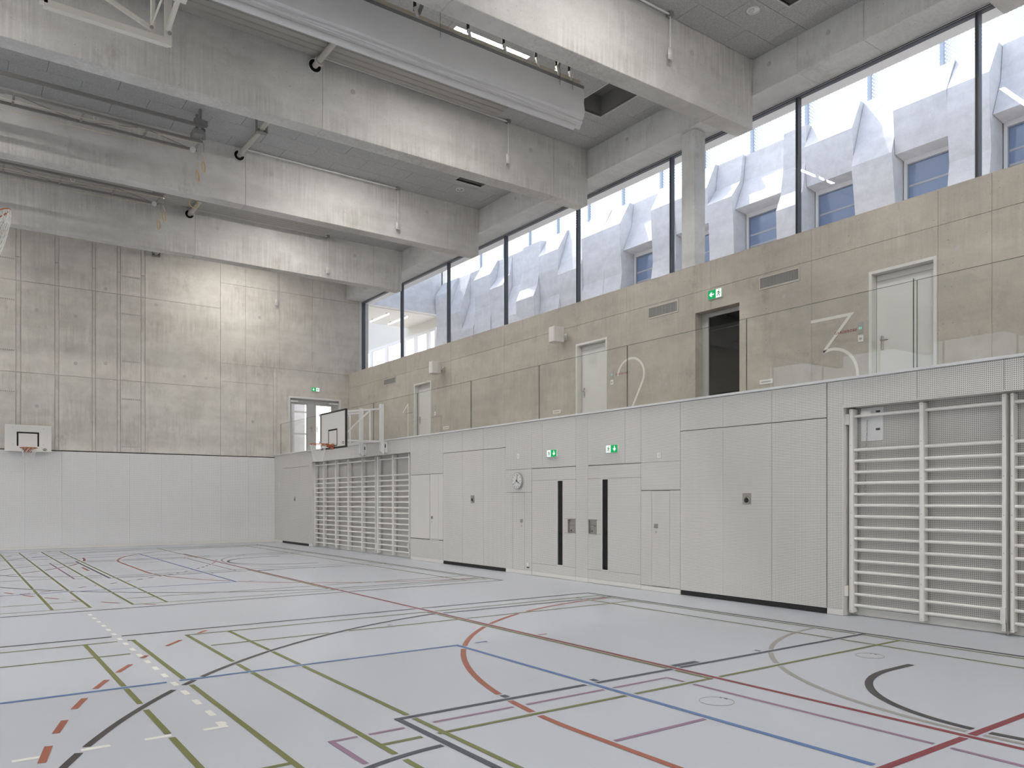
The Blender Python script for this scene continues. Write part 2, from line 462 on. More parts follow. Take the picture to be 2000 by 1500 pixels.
def resample(poly, step):
    out = [poly[0]]
    for a, b in zip(poly, poly[1:]):
        d = math.dist(a, b); n = max(1, int(round(d / step)))
        out += [(a[0] + (b[0] - a[0]) * i / n, a[1] + (b[1] - a[1]) * i / n) for i in range(1, n + 1)]
    return out
import numpy as np
def dist_to_poly(P, poly):
    best = np.full(len(P), 1e9)
    for a, b in zip(poly, poly[1:]):
        a = np.array(a); b = np.array(b); ab = b - a; l2 = max(1e-9, ab @ ab)
        t_ = np.clip(((P - a) @ ab) / l2, 0, 1)
        best = np.minimum(best, np.linalg.norm(P - (a + t_[:, None] * ab), axis=1))
    return best
def coarse(poly): return poly if len(poly) < 12 else poly[::4] + [poly[-1]]
for li, (pr, mat, w, poly, dash) in enumerate(LINES):
    zl_ = .0024 - li * 8e-6
    ys = [p_[1] for p_ in poly]
    pts = resample(poly, .02 if max(ys) - min(ys) < 60 else .05)
    P = np.array(pts); mid = (P[1:] + P[:-1]) / 2
    keep = np.ones(len(mid), bool)
    if dash:
        s_ = np.concatenate([[0], np.cumsum(np.linalg.norm(P[1:] - P[:-1], axis=1))])[:-1]
        keep &= (s_ % (dash[0] + dash[1])) < dash[0]
    for pr2, m2, w2, poly2, d2 in LINES:
        if pr2 < pr and not (d2 and pr2 == 2 and pr > 5):
            x = np.array(poly2)
            if x[:, 0].max() < P[:, 0].min() - .2 or x[:, 0].min() > P[:, 0].max() + .2 or x[:, 1].max() < P[:, 1].min() - .2 or x[:, 1].min() > P[:, 1].max() + .2: continue
            keep &= dist_to_poly(mid, coarse(poly2)) > w2 / 2 + .028
    mb = MB(); i = 0; n = len(mid)
    while i < n:
        if not keep[i]: i += 1; continue
        j = i
        while j < n and keep[j]: j += 1
        run = P[i:j + 1]
        if len(run) >= 2 and np.linalg.norm(run[-1] - run[0]) > .03:
            straight = abs(np.linalg.norm(run[-1] - run[0]) - np.linalg.norm(run[1:] - run[:-1], axis=1).sum()) < 1e-4
            if straight: run = run[[0, -1]]
            k = len(run); vv = []
            for q in range(k):
                d_ = run[min(q + 1, k - 1)] - run[max(q - 1, 0)]; d_ = d_ / np.linalg.norm(d_); nx, ny = -d_[1] * w / 2, d_[0] * w / 2
                vv += [(run[q][0] + nx, run[q][1] + ny, zl_), (run[q][0] - nx, run[q][1] - ny, zl_)]
            mb.add(vv, [(2 * q, 2 * q + 1, 2 * q + 3, 2 * q + 2) for q in range(k - 1)])
        i = j
    if mb.v: mb.build('court_line', mat, floor)
# round floor sockets
for k, (x, y) in enumerate(((2.18, 3.70), (4.75, 3.93), (7.35, 4.19))):
    s_ = MB().tube([(x + .13 * cos(a * pi / 16), y + .13 * sin(a * pi / 16), .001) for a in range(32)], .0025, 4, closed=True).build('floor_socket_rim', 'line_grey', floor)
    for q in (-.5, .5): MB().box((x + .11, x + .125), (y + .02 + q * .05, y + .045 + q * .05), (0, .002)).build('finger_slot', 'line_dark', floor)

# ------------------------------------------------------------------ roof, ceiling boards, beams
roof = MB().box((XL - .4, XG + .25), (YN - .4, YF + .4), (10.32, 10.75)).build('ceiling_slab', 'concrete_lintel')
tag(roof, 'concrete roof slab above the ceiling boards', 'roof', kind='structure')
HATCH = [(10.70, 11.51, y1 - 1.22, y1) for y1 in (BEAM_Y[1] - 1.38, BEAM_Y[2] - 1.40, BEAM_Y[3] - 1.38)]
ceil = MB()
for a0, a1, b0, b1 in subtract([(XL, XE, YN, YF)], HATCH): ceil.box((a0, a1), (b0, b1), (ZC + .022, ZC + .05))
ceil = ceil.build('ceiling', 'tile_edge')
tag(ceil, 'grey wood-wool board ceiling between the concrete beams', 'ceiling', kind='structure')
# individual boards where they can be told apart; wide fields where they cannot be seen
def boards(y_hi, rows, x_lo):
    y1 = y_hi; first = .53
    for r in range(rows):
        y0 = y1 - (first if r == 0 else .63)
        off = 10.23 if r % 2 == 0 else 10.85
        k = math.floor((x_lo - off) / 1.24); x = off + k * 1.24
        while x < XE - .01:
            x1 = min(x + 1.24, XE)
            if x1 > x_lo:
                for a0, a1, b0, b1 in subtract([(max(x, x_lo) + .003, x1 - .003, y0 + .003, y1 - .003)], HATCH):
                    box('ceiling_board', (a0, a1), (b0, b1), (ZC, ZC + .022), 'wood_wool', ceil, bevel=.003)
            x += 1.24
        y1 = y0
    return y1
fields = []
for i, (rows, x_lo) in enumerate(((3, 8.99), (4, 6.51), (4, .31), (2, 5.27))):
    y_hi = BEAM_Y[i + 1] - .005; y_lo = BEAM_Y[i] + TB
    ye = boards(y_hi, rows, x_lo)
    fields += [(XL, x_lo, y_lo, y_hi), (x_lo, XE, y_lo, ye)]
fields += [(XL, XE, YN, BEAM_Y[0]), (XL, XE, BEAM_Y[4] + TB, YF)]
fm = MB()
for a0, a1, b0, b1 in subtract(fields, HATCH): fm.box((a0, a1), (b0, b1), (ZC, ZC + .02))
fm.build('ceiling_field', 'wood_wool', ceil)

NTH = ['nearest', 'second', 'third', 'fourth', 'farthest']
for i, y in enumerate(BEAM_Y):
    lab = ['deep concrete beam end at the upper edge above the wide clerestory panes', 'deep concrete beam in front of the folded divider curtain',
           'deep concrete beam behind the folded divider curtain', 'deep concrete beam behind the upper ring truss', 'deep concrete beam closest to the far end wall'][i]
    b = thing('concrete_beam', (0, y + TB / 2, ZB), lab, 'beam', 'concrete roof beams', 'structure')
    xs = [XL, -16.63, -11.04, -5.45, .14, 5.73, 11.32, XE]
    for x0, x1 in zip(xs, xs[1:]):
        box('beam_segment', (x0 + .0015, x1 - .0015), (y, y + TB), (ZB, 10.32), 'concrete_beam', b, bevel=.008)
    for x, z in ((6.35, 9.42), (10.66, 9.42), (.8, 9.40)):
        MB().disc((x, y + .003, z), (0, -1, 0), .05, .006, 20).build('tie_plug', 'tie_plug', b)

# lintel over the clerestory, in cast lengths
lint = thing('lintel', ((XE + 13) / 2, 10, ZH), 'long concrete lintel over the clerestory glazing', 'lintel', kind='structure')
ly = [YN, -10, 2.0, 7.15, 8.40, 12.155, 13.416, 18.43, 23.2, YF]
for y0, y1 in zip(ly, ly[1:]):
    box('lintel_segment', (XE, 13.0), (y0 + .0015, y1 - .0015), (ZH, 10.32), 'concrete_lintel', lint, bevel=.005)
for y in (9.0, 7.8, 12.75, 17.0, 21.5):
    MB().disc((XE + .003, y, 9.62), (-1, 0, 0), .045, .006, 18).build('tie_plug', 'tie_plug', lint)
MB().box((13.0, 13.42), (YN, YF + 1.4), (9.14, 10.7)).build('outer_fascia', 'window_frame_white', lint)

# ------------------------------------------------------------------ right wall: white perforated cladding
wr = thing('wall_right', (XR + .1, 3, 0), 'white perforated cladding along the lower wall', 'wall', kind='structure')
G = .0025
def clad(y0, y1, z0, z1, mat='panel_right', parent=None, name='cladding_panel', x=XR, th=.02):
    return box(name, (x, x + th), (y0 + G, y1 - G), (z0 + G, z1 - G), mat, parent or wr, bevel=.0015)
KZ = .08
def kick(y0, y1): return box('skirting', (XR, XR + .02), (y0 + .001, y1 - .001), (.004, KZ), 'skirting_white', wr)
TOP = LEVEL
# from the far corner towards the camera
clad(27.203, YF - .03, KZ, TOP); kick(27.203, YF - .03)
for a_, b_ in zip((24.684, 25.531, 26.406), (25.531, 26.406, 27.203)): clad(a_, b_, 2.63, TOP)
clad(24.42, 24.684, KZ, TOP); kick(24.42, 24.684)
ys = [17.75, 18.86, 19.98, 21.09, 22.20, 23.31, 24.42]
for a_, b_ in zip(ys, ys[1:]): clad(a_, b_, 2.74, TOP)
clad(16.117, 16.778, 2.155, TOP); clad(16.778, 17.75, 2.155, TOP)
clad(16.76, 17.735, .56, 2.15, 'panel_plain'); clad(16.117, 16.343, .56, 2.15, 'panel_plain'); clad(16.343, 16.76, .545, .575, 'panel_plain')
clad(16.117, 17.735, KZ, .545); kick(16.117, 17.735)
for a_, b_ in zip((13.53, 14.387, 15.257), (14.387, 15.257, 16.117)): clad(a_, b_, 2.637, TOP)
clad(12.621, 13.53, 2.157, TOP); clad(12.621, 13.53, 1.68, 2.157)
for r in subtract([(12.621, 13.53, KZ, 1.68)], [(12.868, 13.282, .078, 1.678)]): clad(*r)
kick(12.621, 13.53)
clad(12.27, 12.621, 2.162, TOP); clad(11.251, 12.27, 2.162, TOP)
clad(10.911, 11.251, KZ, TOP); kick(10.911, 11.251)
clad(9.93, 10.911, 2.162, TOP); clad(9.546, 9.93, 2.162, TOP)
clad(8.661, 9.546, 2.161, TOP); clad(8.661, 9.546, 1.692, 2.161)
for r in subtract([(8.661, 9.546, KZ, 1.692)], [(8.89, 9.294, .085, 1.684)]): clad(*r)
kick(8.661, 9.546)
for a_, b_ in zip((6.072, 6.933, 7.804), (6.933, 7.804, 8.661)): clad(a_, b_, 2.637, TOP)
clad(5.829, 6.062, KZ, TOP); kick(5.829, 6.062)
ys = [-1.0, 0, .97, 1.945, 2.917, 3.888, 4.861, 5.829]
for a_, b_ in zip(ys, ys[1:]): clad(a_, b_, 2.745, TOP)
clad(YN, -1.0, KZ, TOP); kick(YN, -1.0)
# backing, recesses behind the wall bars
for y0, y1 in ((24.44, YF), (5.845, 17.735), (YN, -1.0)):
    box('backing', (XR + .03, XR + .22), (y0, y1), (0, TOP), 'joint_dark', wr)
for y0, y1, n in ((17.735, 24.44, 6), (-1.0, 5.845, 7)):
    step = (y1 - y0) / n
    for k in range(n):
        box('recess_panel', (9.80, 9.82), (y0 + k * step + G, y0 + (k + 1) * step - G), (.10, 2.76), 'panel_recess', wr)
    box('recess_skirting', (9.795, 9.82), (y0, y1), (.004, .098), 'skirting_white', wr)
    box('recess_head', (XR + .001, 9.80), (y0, y1), (2.747, 2.765), 'panel_plain', wr)
    box('recess_head_backing', (XR + .03, 9.80), (y0, y1), (2.77, TOP), 'joint_dark', wr)
    for ya, yb in ((y0 - .002, y0 + .016), (y1 - .018, y1)): box('recess_jamb', (XR + .001, 9.80), (ya, yb), (.004, 2.747), 'panel_plain', wr)
    box('recess_backing', (9.83, 9.95), (y0, y1), (0, TOP), 'joint_dark', wr)
box('coping', (XR - .028, XR + .26), (YN, YF - .02), (TOP, TOP + .034), 'coping_metal', wr, bevel=.003)

# ------------------------------------------------------------------ gallery: floor, concrete wall, balustrade
gf = MB().box((XR + .2, 12.9), (YN, YF + .2), (2.88, 3.09)).build('floor_gallery', 'gallery_floor')
tag(gf, 'walkway floor of the gallery behind the glass balustrade', 'floor', kind='structure')
wg = thing('wall_gallery', (12.7, 5, 3.09), 'brownish exposed concrete wall along the gallery', 'wall', kind='structure')
OPEN = [(21.714, 22.828, 3.0, 5.32), (13.51, 14.629, 3.0, 5.325), (9.755, 10.859, 3.0, 5.36), (6.012, 7.12, 3.0, 5.32)]
for a0, a1, b0, b1 in subtract([(YN, YF + .2, 3.09, ZS - .012)], OPEN):
    MB().box((XC + .03, 12.95), (a0, a1), (b0, b1)).build('wall_core', 'concrete_gallery', wg)
gy = [-6, .5, 2.9, 5.224, 5.996, 8.19, 10.45, 12.87, 15.32, 17.67, 20.52, 23.4, 25.8, YF]
for y0, y1 in zip(gy, gy[1:]):
    box('concrete_panel', (XC, XC + .03), (y0 + .002, y1 - .002), (5.785, ZS - .012), 'concrete_gallery', wg, bevel=.002)
    for a0, a1, b0, b1 in subtract([(y0 + .002, y1 - .002, 3.09, 5.78)], OPEN):
        box('concrete_panel', (XC, XC + .03), (a0, a1), (b0, b1), 'concrete_gallery', wg, bevel=.0015)
box('sill', (XC, 13.30), (YN, YF + 1.4), (ZS - .012, ZS), 'concrete_gallery', wg)
MB().box((12.95, 13.3), (YN, YF + .2), (3.0, ZS - .012)).build('outer_wall', 'concrete_gallery', wg)
for y, z in ((11.66, 4.0), (8.75, 5.27), (6.55, 6.02), (5.7, 5.36), (4.2, 6.1), (8.4, 3.62), (12.0, 3.55), (4.6, 4.2), (18.9, 5.2)):
    MB().disc((XC + .003, y, z), (-1, 0, 0), .04, .006, 18).build('tie_plug', 'tie_plug', wg)
col = MB().box((XC, XC + .33), (10.875, 11.235), (ZS, ZH)).build('concrete_column', 'concrete_lintel', bevel=.012)
tag(col, 'square concrete column standing on the wall before the clerestory', 'column', kind='structure')

bal = thing('glass_balustrade', (XR + .05, 10, TOP), 'frameless glass balustrade along the gallery edge', 'balustrade')
by = [27.47, 24.98, 22.47, 19.96, 17.45, 14.945, 12.423, 9.912, 7.40, 4.88, 2.36, -.16, -2.7]
for y1, y0 in zip(by, by[1:]):
    p_ = box('pane', (XR + .024, XR + .042), (y0 + .008, y1 - .008), (TOP + .035, 4.218), 'glass_balustrade', bal)
    box('edge', (XR + .024, XR + .042), (y1 - .0085, y1 - .003), (TOP + .036, 4.218), 'glass_edge', p_)
    box('edge', (XR + .022, XR + .044), (y0 + .008, y1 - .008), (4.218, 4.221), 'glass_edge', p_)

# ------------------------------------------------------------------ clerestory window
win = thing('window_1', (XG, 10, ZS), 'long clerestory window with slim dark mullions above the gallery', 'window', kind='structure')
my = [27.97, 24.81, 21.62, 18.43, 15.24, 12.05, 8.86, 5.67, 2.48, -.71, -3.9, -10.3, -16.7, -23.1]
for i, y in enumerate(my):
    m_ = box('mullion', (XG - .055, XG + .055), (y - .03, y + .03), (ZS, ZH), 'mullion_dark', win, bevel=.004)
    for s in (-1, 1): box('gasket', (XG - .057, XG - .05), (y + s * .006 - .004, y + s * .006 + .004), (ZS, ZH - .06), 'mullion_gasket', m_)
box('head_frame', (XG - .05, XG + .05), (YN, YF), (ZH - .055, ZH), 'mullion_dark', win)
box('head_gasket', (XG - .062, XG - .051), (YN, YF), (ZH - .03, ZH - .015), 'mullion_gasket', win)
box('sill_frame', (XG - .05, XG + .05), (YN, YF), (ZS, ZS + .04), 'mullion_dark', win)
box('jamb_strip', (XG - .16, XG - .06), (YF - .03, YF - .001), (ZS, ZH), 'window_frame_white', win)
for y1, y0 in zip(my, my[1:]):
    box('pane', (XG - .006, XG + .006), (y0 + .03, y1 - .03), (ZS + .04, ZH - .055), 'glass_window', win)

# ------------------------------------------------------------------ far wall
wf = thing('wall_far', (0, YF + .2, 0), 'exposed concrete end wall with formwork panels above white cladding', 'wall', kind='structure')
DO = (10.10, 12.14, 3.0, 5.325)
for a0, a1, b0, b1 in subtract([(XL, 13.3, 0, 9.9)], [DO, (XC + .5, 13.3, 0, ZS), ]):
    MB().box((a0, a1), (YF + .03, YF + .35), (b0, b1)).build('wall_core', 'concrete_strip', wf)
gj = .0055
def fpanel(x0, x1, z0, z1, mat='concrete_far', y=YF, g=gj):
    for a0, a1, b0, b1 in subtract([(x0 + g, x1 - g, z0 + g, z1 - g)], [DO]):
        box('concrete_panel', (a0, a1), (y, y + .03), (b0, b1), mat, wf, bevel=.003)
ZW = 3.06
zl = [ZW, 5.40, 8.18, 9.88]
vx = [(.76, 1.66, 0), (1.66, 1.78, 1), (1.78, 2.68, 0), (2.68, 2.79, 1), (2.79, 3.71, 0), (3.71, 3.81, 1), (3.81, 4.43, 0), (4.43, 4.53, 1), (4.53, 5.14, 0), (5.14, 5.26, 1), (5.26, 7.68, 0), (-.2, .64, 0), (.64, .76, 1)]
for x0, x1, st in vx:
    zz = zl if not st else [ZW, 5.40, 8.18, 8.9, 9.88]
    for z0, z1 in zip(zz, zz[1:]):
        fpanel(x0, x1, z0, z1, 'concrete_strip' if st else 'concrete_far', YF + (.004 if st else 0))
for z0, z1 in zip(zl, zl[1:]): fpanel(XL, -.2, z0, z1)
vr = [7.68, 8.54, 9.77, 11.01, 12.95]
for x0, x1 in zip(vr, vr[1:]):
    fpanel(x0, x1, 9.08, 9.88, g=.003); fpanel(x0, x1, 6.29, 9.08, g=.003)
for x0, x1 in ((7.68, 8.57), (8.57, 9.54)): fpanel(x0, x1, 5.65, 6.29, g=.003); fpanel(x0, x1, ZW, 5.65, g=.003)
fpanel(9.54, 9.66, ZW, 6.29, 'concrete_strip', YF - .004, g=.003)
fpanel(9.66, XC, ZW, 6.29, g=.003)
for x0, x1, zs in ((4.56, 5.11, (8.79, 7.57, 6.03, 4.80, 3.25)), (.80, 1.63, (8.82, 7.58, 6.05, 4.80))):
    for z in zs:
        r_ = box('anchor_rail', (x0, x1), (YF - .004, YF + .006), (z - .03, z + .03), 'concrete_strip', wf)
        n = int((x1 - x0) / .055)
        sl = MB()
        for k in range(n): sl.box((x0 + .02 + k * .055, x0 + .045 + k * .055), (YF - .0055, YF - .003), (z - .008, z + .008))
        sl.build('rail_slots', 'grille_dark', r_)
for x, z in ((2.2, 8.6), (2.2, 7.35), (3.25, 7.3), (3.25, 5.82), (4.1, 8.3), (4.1, 5.9), (5.6, 8.0), (7.2, 5.7), (9.05, 8.05), (2.2, 4.4), (8.8, 4.3), (6.5, 5.7), (9.0, 6.0)):
    MB().disc((x, YF + .003, z), (0, -1, 0), .055, .006, 18).build('tie_plug', 'tie_plug', wf)
# white cladding of the far wall
xs = [XL, -1.0, -.04, .93, 1.89, 2.865, 3.83, 4.795, 5.76, 6.725, 7.69, 8.65, XR]
for x0, x1 in zip(xs, xs[1:]):
    box('cladding_panel', (x0 + .0012, x1 - .0012), (YF - .03, YF - .01), (KZ, 3.035), 'panel_far', wf, bevel=.0015)
box('cladding_backing', (XL, XR), (YF - .009, YF - .002), (.004, 3.03), 'joint_light', wf)
box('skirting', (XL, XR), (YF - .03, YF - .01), (.004, KZ - .003), 'skirting_white', wf)
box('shadow_gap', (XL, XR), (YF - .012, YF + .002), (3.03, 3.058), 'dark_gap', wf)

# left and near walls, out of the picture, close the hall; the left clerestory is assumed, added for daylight from that side
wl = thing('wall_left', (XL - .2, 3, 0), 'lower white wall with concrete band and assumed clerestory opposite', 'wall', kind='structure')
box('cladding', (XL - .2, XL), (YN, YF), (0, TOP), 'panel_plain', wl)
box('concrete_band', (XL - .3, XL), (YN, YF), (TOP, ZS), 'concrete_gallery', wl)
box('lintel', (XL - .3, XL), (YN, YF), (ZH, 10.32), 'concrete_lintel', wl)
w2 = thing('window_2', (XL - .15, 3, ZS), 'assumed clerestory window in the unseen long wall, added for daylight', 'window', kind='structure')
for k in range(17): box('mullion', (XL - .2, XL - .1), (YN + k * 3.2 - .03, YN + k * 3.2 + .03), (ZS, ZH), 'mullion_dark', w2)
box('pane', (XL - .156, XL - .144), (YN, YF), (ZS, ZH), 'glass_window', w2)
wnr = thing('wall_near', (0, YN - .2, 0), 'end wall behind the viewer with white cladding and concrete', 'wall', kind='structure')
box('cladding', (XL - .3, XR + .4), (YN - .2, YN), (0, TOP), 'panel_plain', wnr)
box('concrete_band', (XL - .3, 13.3), (YN - .3, YN), (TOP, 10.32), 'concrete_far', wnr)

# ------------------------------------------------------------------ doors and gates in the white wall
def ring_latch(parent, y, z, w=.155, h=.165):
    pl = box('latch_plate', (XR - .003, XR + .002), (y - w / 2, y + w / 2), (z - h / 2, z + h / 2), 'brushed_steel', parent, bevel=.001)
    MB().tube([(XR - .012, y + .05 * cos(a * pi / 12), z - .02 + .045 * sin(a * pi / 12)) for a in range(24)], .007, 8, closed=True).build('ring', 'chrome', pl, smooth=True)
    MB().disc((XR - .004, y, z - .02), (-1, 0, 0), .034, .002, 20).build('cup', 'black_paint', pl)
    MB().tube([(XR - .01, y - .022, z + .028), (XR - .01, y + .022, z + .028)], .011, 8).build('hinge_pin', 'brushed_steel', pl)
def gate(n, seams, ztop, label, latch_at):
    d = thing('door_%d' % n, (XR, (seams[0] + seams[-1]) / 2, 0), label, 'gate', 'tilting equipment gates', 'structure')
    for a_, b_ in zip(seams, seams[1:]): clad(a_, b_, KZ - .004, ztop, parent=d, name='gate_panel')
    box('bottom_seal', (XR + .012, XR + .028), (seams[0] + .01, seams[-1] - .01), (.005, KZ - .004), 'black_rubber', d)
    box('seal_lip', (XR + .004, XR + .014), (seams[0] + .01, seams[-1] - .01), (.03, .042), 'black_rubber', d)
    ring_latch(d, *latch_at)
gate(1, (24.684, 25.531, 26.406, 27.203), 2.622, 'narrow white equipment gate next to the far corner', (25.97, 1.55))
gate(2, (13.53, 14.387, 15.257, 16.117), 2.630, 'white perforated equipment gate beside the wall clock', (14.823, 1.543))
gate(3, (6.072, 6.933, 7.804, 8.661), 2.630, 'wide white perforated equipment gate nearest the big wall bars', (7.362, 1.545))

def hall_door(n, y0, y1, ztop, gy0, gy1, py0, py1, label):
    d = thing('door_%d' % n, (XR, (y0 + y1) / 2, 0), label, 'door', 'flush doors below the exit signs', 'structure')
    for r in subtract([(y0, y1, KZ, ztop)], [(gy0 - .02, gy1 + .02, .25, 1.915), (py0, py1, .90, 1.165)]): clad(*r, parent=d, name='leaf')
    box('kick_plate', (XR, XR + .02), (y0 + .004, y1 - .004), (.006, KZ), 'skirting_white', d)
    f = MB()
    for a, b in ((gy0 - .02, gy0), (gy1, gy1 + .02)): f.box((XR - .004, XR + .02), (a, b), (.25, 1.915))
    for a, b in ((.25, .27), (1.895, 1.915)): f.box((XR - .004, XR + .02), (gy0, gy1), (a, b))
    w_ = f.build('vision_frame', 'panel_plain', d)
    box('vision_glass', (XR + .012, XR + .018), (gy0, gy1), (.27, 1.895), 'glass_dark', w_)
    box('vision_dark', (XR + .024, XR + .028), (gy0 - .02, gy1 + .02), (.25, 1.915), 'black_paint', w_)
    cup = MB()
    for r in subtract([(py0 - .006, py1 + .006, .894, 1.171)], [(py0 + .012, py1 - .012, .914, 1.15)]): cup.box((XR - .004, XR + .02), (r[0], r[1]), (r[2], r[3]))
    cup.box((XR + .02, XR + .027), (py0, py1), (.90, 1.165))
    cu = cup.build('handle_recess', 'brushed_steel', d)
    yc = (py0 + py1) / 2
    MB().tube([(XR + .012, yc - .05, 1.045), (XR + .004, yc - .05, 1.045), (XR + .004, yc + .05, 1.045)], .009, 8).build('lever', 'chrome', cu, smooth=True)
    MB().disc((XR + .019, yc + .03, .95), (-1, 0, 0), .014, .004, 14).build('lock', 'grille_dark', cu)
hall_door(4, 11.251, 12.614, 2.155, 11.638, 11.794, 11.266, 11.485, 'white flush door with slit window beside the clock panel')
hall_door(5, 9.546, 10.911, 2.155, 10.369, 10.520, 10.672, 10.888, 'white flush door with slit window towards the wide gate')

def hatch(y0, y1, z0, z1, label, mat, lock_y):
    h_ = thing('service_hatch', (XR, (y0 + y1) / 2, z0), label, 'hatch', 'narrow service hatches')
    box('leaf', (XR, XR + .02), (y0, y1), (z0, z1), mat, h_, bevel=.0015)
    pl = box('pull_plate', (XR - .002, XR + .001), (lock_y - .045, lock_y + .045), (1.06, 1.13), 'chrome', h_)
    MB().tube([(XR - .006, lock_y + .032 * cos(a * pi / 8), 1.09 + .03 * sin(a * pi / 8)) for a in range(16)], .004, 6, closed=True).build('ring', 'brushed_steel', pl)
    MB().disc((XR, lock_y, .99), (-1, 0, 0), .017, .004, 14).build('lock', 'brushed_steel', h_)
hatch(16.347, 16.738, .578, 2.147, 'narrow smooth white hatch beside the hinged far wall bars', 'panel_plain', 16.653)
hatch(12.873, 13.277, .084, 1.672, 'narrow white hatch with ring pull beneath the clock', 'panel_right', 12.97)
hatch(8.895, 9.289, .091, 1.678, 'narrow white hatch with ring pull next to the wide gate', 'panel_right', 9.195)

# small fittings on the white wall
def plate(name, y0, y1, z0, z1, label, cat, x=XR, mat='socket_white', sub=None, group=None):
    o = thing(name, (x, (y0 + y1) / 2, z0), label, cat, group)
    box('cover', (x - .010, x), (y0, y1), (z0, z1), mat, o, bevel=.002)
    if sub: box('insert', (x - .014, x - .009), (y0 + (y1 - y0) * .25, y1 - (y1 - y0) * .25), (z0 + (z1 - z0) * .25, z1 - (z1 - z0) * .25), sub, o)
    return o
plate('wall_sensor', 13.03, 13.12, 2.38, 2.48, 'small white square detector above the clock', 'sensor', sub='panel_plain')
plate('wall_sensor', 9.07, 9.16, 2.222, 2.318, 'small white square detector above the hatch by the wide gate', 'sensor', sub='panel_plain')
plate('wall_sensor', 27.45, 27.55, 1.98, 2.10, 'small white switch close to the far corner', 'switch', sub='panel_plain')
o = plate('wall_socket', 12.71, 12.785, .165, .255, 'small white socket low down next to the clock hatch', 'socket')
box('lid', (XR - .016, XR), (12.705, 12.775), (.14, .165), 'black_paint', o)

# clock
ck = thing('wall_clock', (XR, 13.07, 1.74), 'round white wall clock on the cladding above a hatch', 'clock')
cz = 1.92; cyc = 13.07
MB().disc((XR, cyc, cz), (-1, 0, 0), .172, .05, 48).build('case', 'clock_rim', ck, smooth=True)
dial = MB().disc((XR - .05, cyc, cz), (-1, 0, 0), .158, .003, 48).build('dial', 'clock_face', ck)
for k in range(12):
    a = k * pi / 6; c_, s_ = -sin(a), cos(a)
    MB().bar((XR - .0545, cyc + .118 * c_, cz + .118 * s_), (XR - .0545, cyc + .145 * c_, cz + .145 * s_), .010, .002, (1, 0, 0)).build('hour_mark', 'black_print', dial)
for nm, ang, ln, w in (('hour_hand', 121, .095, .014), ('minute_hand', 14, .135, .010), ('second_hand', 232, .125, .004)):
    a = radians(ang); c_, s_ = -sin(a), cos(a)
    MB().bar((XR - .057, cyc - .03 * c_, cz - .03 * s_), (XR - .057, cyc + ln * c_, cz + ln * s_), w, .003, (1, 0, 0)).build(nm, 'black_print', ck)
MB().disc((XR - .055, cyc, cz), (-1, 0, 0), .011, .006, 14).build('hub', 'black_print', ck)

# ------------------------------------------------------------------ exit signs (pictogram with running figure)
MAN = [[(.40, .80), (.48, .88), (.56, .80), (.48, .72)],                                   # head
       [(.34, .68), (.50, .70), (.60, .52), (.72, .50), (.72, .44), (.56, .45), (.50, .55), (.46, .42), (.62, .30), (.58, .08), (.50, .10), (.52, .27), (.38, .36), (.30, .22), (.12, .16), (.10, .23), (.25, .29), (.34, .46), (.38, .60), (.30, .60), (.22, .50), (.16, .53), (.26, .68)]]
def arrow(d):
    a = [(-.10, .5), (.10, .5), (.10, .02), (.34, .16), (.34, -.12), (0, -.45), (-.34, -.12), (-.34, .16), (-.10, .02)]   # points down
    if d == 'left': a = [(y, -x) for x, y in a]
    return [(x * .8, y * .8) for x, y in a]
def exit_sign(fn, w, h, man_first, arrow_dir, label, base):
    """fn(u, v, depth) gives a world point; u along the sign from its left edge as read"""
    o = thing('exit_sign', base, label, 'sign', 'green escape route signs')
    MB().prism([(0, 0), (w, 0), (w, h), (0, h)], fn, 0, .035).build('housing', 'white_steel', o)
    MB().prism([(.004, .004), (w - .004, .004), (w - .004, h - .004), (.004, h - .004)], fn, .035, .037).build('green_panel', 'sign_green', o)
    m0 = 0 if man_first else w * .54; mw = w * .46
    door_ = MB().prism([(m0 + mw * .08, h * .05), (m0 + mw * .92, h * .05), (m0 + mw * .92, h * .95), (m0 + mw * .08, h * .95)], fn, .037, .038).build('pictogram_door', 'sign_white', o)
    for part in MAN:
        pp = [(m0 + mw * (.5 + (x - .42) * 1.0), h * (.06 + y * .92)) for x, y in part]
        MB().prism(pp, fn, .038, .039).build('running_figure', 'sign_green_print', door_)
    ax = w * .74 if man_first else w * .26
    MB().prism([(ax + x * h * .85, h * .5 + y * h * .85) for x, y in arrow(arrow_dir)], fn, .037, .038).build('arrow', 'sign_white', o)
def on_right(y_left, z0, x): return lambda u, v, d: (x - d, y_left - u, z0 + v)
exit_sign(on_right(12.088, 2.362, XR), .303, .142, True, 'down', 'green exit sign over the door beside the clock panel', (XR, 11.94, 2.36))
exit_sign(on_right(10.385, 2.362, XR), .303, .142, True, 'down', 'green exit sign over the door towards the wide gate', (XR, 10.23, 2.36))
exit_sign(on_right(10.499, 5.55, XC), .347, .185, False, 'left', 'green exit sign above the dark gallery door', (XC, 10.32, 5.55))
exit_sign(lambda u, v, d: (10.96 + u, YF - d, 5.56 + v), .32, .145, False, 'down', 'green exit sign above the glazed double door', (11.12, YF, 5.56))

